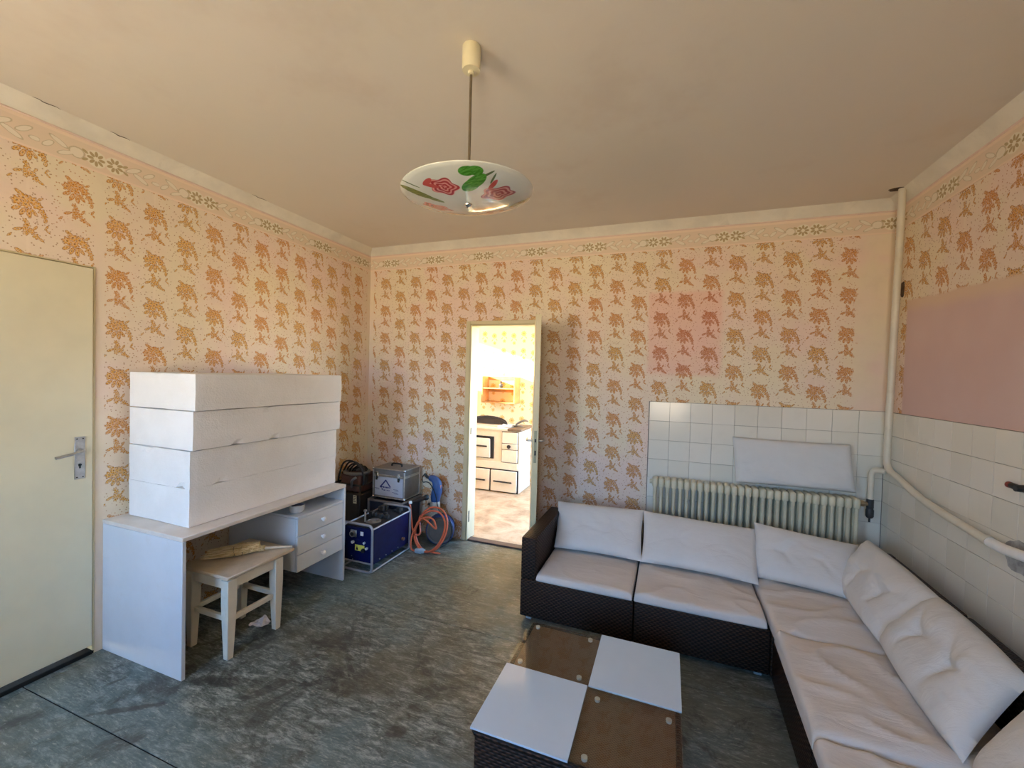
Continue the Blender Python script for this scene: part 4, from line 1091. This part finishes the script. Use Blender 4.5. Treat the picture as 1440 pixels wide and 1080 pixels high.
def seat_cushion(label, corners, z0, t, seed, wr=.006):
    P = [Vector(c) for c in corners]       # fl, fr, br, bl (xy)
    N = 44
    def rem(a):                            # denser near the edges
        s_ = a * 2 - 1; return math.copysign(1 - (1 - abs(s_)) ** 1.6, s_)
    def top(a, b, up=True):
        u, v = rem(a), rem(b)
        s_, r_ = (u + 1) / 2, (v + 1) / 2
        p = (P[0] * (1 - s_) + P[1] * s_) * (1 - r_) + (P[3] * (1 - s_) + P[2] * s_) * r_
        f = (max(0, 1 - abs(u) ** 22) * max(0, 1 - abs(v) ** 24)) ** .22
        if not up: return (p.x, p.y, z0 + .012 * (1 - f))
        w_ = noise.noise(Vector((p.x * 3.5 + seed, p.y * 3.5, seed))) * wr
        w_ += wr * 1.1 * (1 - abs(noise.noise(Vector((p.x * 2.2 + p.y * 5.5, p.y * 2.4 - p.x * 3.1 + seed, seed * 2))))) ** 7 * 1.2
        return (p.x, p.y, z0 + .012 * (1 - f) + (t + w_ + .012 * (1 - u * u) * (1 - v * v)) * f)
    g = G(); g.grid(lambda a, b: top(a, b), N, N); g.grid(lambda a, b: top(a, b, False), N, N, True)
    o = g.build('seat_cushion', M_SEAT, smooth=70, weld=2e-4)
    return tag(o, label, 'cushion', 'sofa seat cushions')
def off(p, q, s): return p
seat_cushion('off-white seat cushion on the sofa section with the armrest', [(2.137, -1.022), (2.722, -1.031), (2.728, -.42), (2.142, -.412)], SBT + .001, .048, 1.1, .003)
seat_cushion('off-white seat cushion in the middle of the back run, creased', [(2.732, -1.031), (3.404, -1.042), (3.412, -.43), (2.736, -.42)], SBT + .001, .050, 2.3, .009)
seat_cushion('off-white seat cushion on the corner piece of the sofa', [(3.416, -1.145), (4.066, -1.165), (4.066, -.425), (3.420, -.42)], SBT + .001, .066, 5.2, .013)
seat_cushion('off-white seat cushion on the right-hand run, next to the corner cushion', [(3.388, -1.805), (4.046, -1.815), (4.064, -1.172), (3.410, -1.152)], SBT + .001, .070, 3.7, .015)
seat_cushion('off-white seat cushion at the bottom right, nearest the camera', [(3.366, -2.44), (4.025, -2.455), (4.044, -1.822), (3.388, -1.812)], SBT + .001, .070, 8.9, .013)

def pillow(label, BL, BR, TR, TL, tf, tb, seed, buttons=.15, bow=.010, bowv=.012, p=3.2, q=.52, name='back_cushion', group='sofa back cushions', wr=.006):
    BL, BR, TR, TL = (Vector(v) for v in (BL, BR, TR, TL))
    Nn = ((BR - BL).cross(TL - BL)).normalized()
    NU, NV = 48, 34
    bt = [(-.36, .0), (.36, .0)] 
    w = (BR - BL).length; h_ = (TL - BL).length
    def f(a, b, front):
        u, v = a * 2 - 1, b * 2 - 1
        u2 = u * (1 - bow * 2 / w * (1 - v * v) ** 1.0 * abs(u) ** 2); v2 = v * (1 - bowv * 1.6 / h_ * (1 - u * u) * abs(v) ** 2)
        s_, r_ = (u2 + 1) / 2, (v2 + 1) / 2
        P = (BL * (1 - s_) + BR * s_) * (1 - r_) + (TL * (1 - s_) + TR * s_) * r_
        e = (max(0, 1 - abs(u) ** p) * max(0, 1 - abs(v) ** p)) ** q
        d = e * (tf if front else -tb)
        if front:
            for (bu_, bv_) in bt:
                dx, dy = (u - bu_) * w / 2, (v - bv_) * h_ / 2; dd = math.hypot(dx, dy); an = math.atan2(dy, dx)
                d -= tf * buttons * math.exp(-(dd / .032) ** 1.3)
                d -= tf * buttons * .6 * math.exp(-dd / .10) * max(0, math.cos(3 * an + seed)) ** 3 * min(1, dd / .03) * e
            d += wr * noise.noise(Vector((u * 2.1 + seed, v * 2.1, seed))) * e
            cr = (1 - abs(noise.noise(Vector((u * 1.6 + v * .9 + seed * 3, v * 1.9 - u * .4, seed))))) ** 9
            d += cr * wr * .9 * e
        return P + Nn * d
    g = G(); g.grid(lambda a, b: f(a, b, True), NU, NV); g.grid(lambda a, b: f(a, b, False), NU, NV, True)
    o = g.build(name, M_PILLOW, smooth=75, weld=2e-4)
    return tag(o, label, 'cushion', group)
pillow('white back cushion next to the left armrest', (2.155, -.640, .345), (2.752, -.630, .345), (2.746, -.345, .607), (2.105, -.345, .590), .055, .030, 1.0, wr=.003)
pillow('white back cushion in the middle of the sofa back', (2.748, -.630, .345), (3.425, -.690, .350), (3.472, -.350, .577), (2.742, -.345, .604), .060, .030, 2.2, wr=.004)
pillow('white back cushion in front of the right half of the radiator', (3.400, -.585, .352), (3.905, -.690, .352), (4.026, -.350, .562), (3.452, -.345, .622), .065, .028, 3.1, buttons=.3)
pillow('white tufted cushion against the right wall, nearest the corner', (3.885, -.480, .360), (3.842, -1.130, .360), (4.076, -1.105, .594), (4.058, -.385, .614), .070, .020, 4.4, buttons=.5, bowv=-.012, p=4, q=.5, wr=.008)
pillow('white tufted cushion against the right wall, middle of three', (3.845, -1.110, .360), (3.798, -1.790, .360), (4.066, -1.600, .568), (4.078, -1.060, .596), .085, .020, 5.5, buttons=.5, bowv=-.018, p=4, q=.5, wr=.009)
pillow('white cushion at the lower right edge, nearest the camera', (3.815, -1.800, .360), (3.770, -2.440, .360), (4.060, -2.400, .572), (4.080, -1.640, .560), .085, .020, 6.6, bowv=-.012, p=4, q=.5, wr=.006)
pillow('flat white cushion propped on the radiator against the tiles', (3.365, -.120, .828), (4.085, -.120, .836), (4.062, -.058, 1.150), (3.342, -.058, 1.152), .045, .022, 7.2, buttons=.1, bow=.004, bowv=.006, p=7, q=.42, name='loose_cushion', group='', wr=.002)

# ------------------------------------------------------------------ coffee table
tx0, tx1, ty0, ty1, tz = 2.262, 2.961, -2.222, -1.507, .330
ct = thing('coffee_table', 'low square dark rattan coffee table with white and clear glass panes', 'table', ((tx0 + tx1) / 2, (ty0 + ty1) / 2, 0), R(-.4))
hw, hd_ = (tx1 - tx0) / 2, (ty1 - ty0) / 2
G().box(-hw + .010, hw - .010, -hd_ + .010, hd_ - .010, .012, .304, .010, 2).build('body', M_RATTAN, ct)
G().box(-hw + .022, hw - .022, -hd_ + .022, hd_ - .022, .304, .312, .001).build('woven_top', M_RATTOP, ct)
pts = [(-hw + .013, -hd_ + .013, .306), (hw - .013, -hd_ + .013, .306), (hw - .013, hd_ - .013, .306), (-hw + .013, hd_ - .013, .306)]
g = G()
for i in range(4): g.cyl(pts[i], pts[(i + 1) % 4], .011, n=10)
g.build('rolled_edge', M_RATTAN, ct)
for (sx, sy, m) in ((-1, -1, M_GLASSW), (1, 1, M_GLASSW), (-1, 1, M_CLEAR), (1, -1, M_CLEAR)):
    xa, xb = sorted((sx * .001, sx * hw)); ya, yb = sorted((sy * .001, sy * hd_))
    p_ = G().box(xa, xb, ya, yb, .3225, tz, .0008).build('glass_pane', m, ct)
    p_['label'] = 'white backed glass pane' if m is M_GLASSW else 'clear glass pane'
    for px in (.045, hw - .045):
        for py in (.045, hd_ - .045):
            if m is M_CLEAR: G().lathe([(.010, .3122), (.0105, .315), (.0105, .3222), (.002, .3223)], 18, Matrix.Translation((sx * px, sy * py, 0))).build('glass_pad', pm('pad_rubber', (.55, .52, .46), .5) if 'pad_rubber' not in bpy.data.materials else bpy.data.materials['pad_rubber'], ct)
            else: G().lathe([(.010, .3122), (.0105, .3222)], 12, Matrix.Translation((sx * px, sy * py, 0))).build('glass_pad', bpy.data.materials.get('pad_rubber') or M_IVORY, ct)
for (x, y) in ((-1, -1), (1, -1), (-1, 1), (1, 1)):
    xx, yy = x * (hw - .05), y * (hd_ - .05); G().box(xx - .02, xx + .02, yy - .02, yy + .02, 0, .012, .002).build('foot', M_CLEARFOOT, ct)

# ------------------------------------------------------------------ radiator and heating pipe
NC = 29; RX0, RX1 = 2.790, 4.100; pit = (RX1 - RX0) / NC; ry = -.112
rad = thing('radiator', 'long cream column radiator on the tiled wall behind the sofa', 'radiator', ((RX0 + RX1) / 2, ry, .18))
def column():
    g = G(); w = pit * .46
    z0, z1 = .0, .628
    for (a, b) in ((.0, .075), (.555, .628)): g.box(-w, w, -.056, .056, a, b, .017, 3)
    for y in (-.040, .0, .040):
        g.tube([(0, y, .03), (0, y, .10), (0, y, .53), (0, y, .60)], [.0145, .0125, .0125, .0145], 10)
    for z in (.038, .590): g.cyl((-pit * .52, 0, z), (pit * .52, 0, z), .021, n=12)
    return g.build('column', M_RAD, rad, smooth=50)
c0 = column(); c0.location = (-(RX1 - RX0) / 2 + pit / 2, 0, 0)
for i in range(1, NC):
    k = c0.copy(); C.objects.link(k); k.location = (-(RX1 - RX0) / 2 + pit * (i + .5), 0, 0)
g = G()
for x in (-.5, .5): g.box(x - .012, x + .012, -.02, .095, -.02, -.001, .003).box(x - .02, x + .02, .088, .096, -.06, .06, .003)
g.build('wall_bracket', M_RAD, rad)
G().cyl((-(RX1 - RX0) / 2 - .018, 0, .590), (-(RX1 - RX0) / 2 + .002, 0, .590), .018, n=12).build('end_plug', M_RAD, rad)
G().box(-.40, -.385, -.072, -.056, .47, .495, .003).build('bleed_clip', M_STEEL, rad)

hpz = thing('heating_pipe', 'cream heating pipe dropping down the corner and along the tiles', 'pipe', (4.222, -.150, 0))
px_, py_ = 4.222, -.150
def rel(p): return (p[0] - px_, p[1] - py_, p[2])
path = [(4.220, -.205, 2.799), (4.2205, -.200, 2.5), (4.222, -.175, 1.8), (4.223, -.160, 1.25), (4.223, -.158, 1.10), (4.223, -.170, 1.045), (4.222, -.215, 1.016), (4.221, -.30, .998), (4.220, -.60, .932), (4.220, -1.0, .896), (4.220, -1.10, .890)]
G().tube([rel(p) for p in smooth_path(path, 6)], .0195, 14).build('main_pipe', M_PIPE, hpz)
path = [(4.220, -1.095, .890), (4.219, -1.16, .889), (4.218, -1.24, .896), (4.222, -1.33, .905), (4.250, -1.42, .905), (4.272, -1.44, .905)]
G().tube([rel(p) for p in smooth_path(path, 6)], .0215, 14).build('white_bend', M_WHITE, hpz)
G().tube([rel((4.220, -1.075, .8925)), rel((4.220, -1.10, .8900))], .0235, 14).build('weld_collar', M_PIPE, hpz)
path = [(4.222, -.160, 1.000), (4.205, -.140, 1.003), (4.176, -.114, .996), (4.166, -.108, .965), (4.165, -.108, .90), (4.165, -.108, .800)]
G().tube([rel(p) for p in smooth_path(path, 6)], .0175, 14).build('branch_pipe', M_PIPE, hpz)
vz = G().lathe([(.012, 0), (.017, .004), (.022, .014), (.022, .055), (.018, .065), (.020, .07), (.020, .125), (.015, .13)], 16, Matrix.Translation(rel((4.165, -.108, .676)))).build('valve', pm('dark_valve', (.05, .052, .055), .5, .3), hpz)
G().cyl(rel((4.165, -.108, .650)), rel((4.165, -.108, .680)), .006, n=8).build('valve_stem', M_BLACK, vz)
g = G().cyl(rel((4.102, -.112, .770)), rel((4.128, -.110, .770)), .021, n=8).cyl(rel((4.126, -.110, .770)), rel((4.150, -.108, .770)), .014, n=10)
g.build('union_nut', pm('brass_dull', (.42, .30, .17), .5, .5), hpz)
tp = thing('water_tap_stub', 'dark tap stub with a red tip on the right-hand tiles', 'tap', (W - .015, -1.232, 1.160))
G().cyl((0, 0, 0), (-.012, 0, 0), .024, n=16).tube([(-.012, 0, 0), (-.05, .0, .0)], [.016, .014], 12).build('tap_body', M_BLACK, tp)
G().tube([(-.036, .0, 0), (-.038, .022, .002), (-.038, .040, .003)], [.012, .013, .012], 12).build('spindle', M_BLACK, tp)
G().lathe([(.010, 0), (.013, .006), (.013, .018), (.006, .026), (.001, .027)], 14, Matrix.Translation((-.038, .038, .003)) @ Matrix.Rotation(R(-90), 4, 'X')).build('red_tip', M_RED, tp)
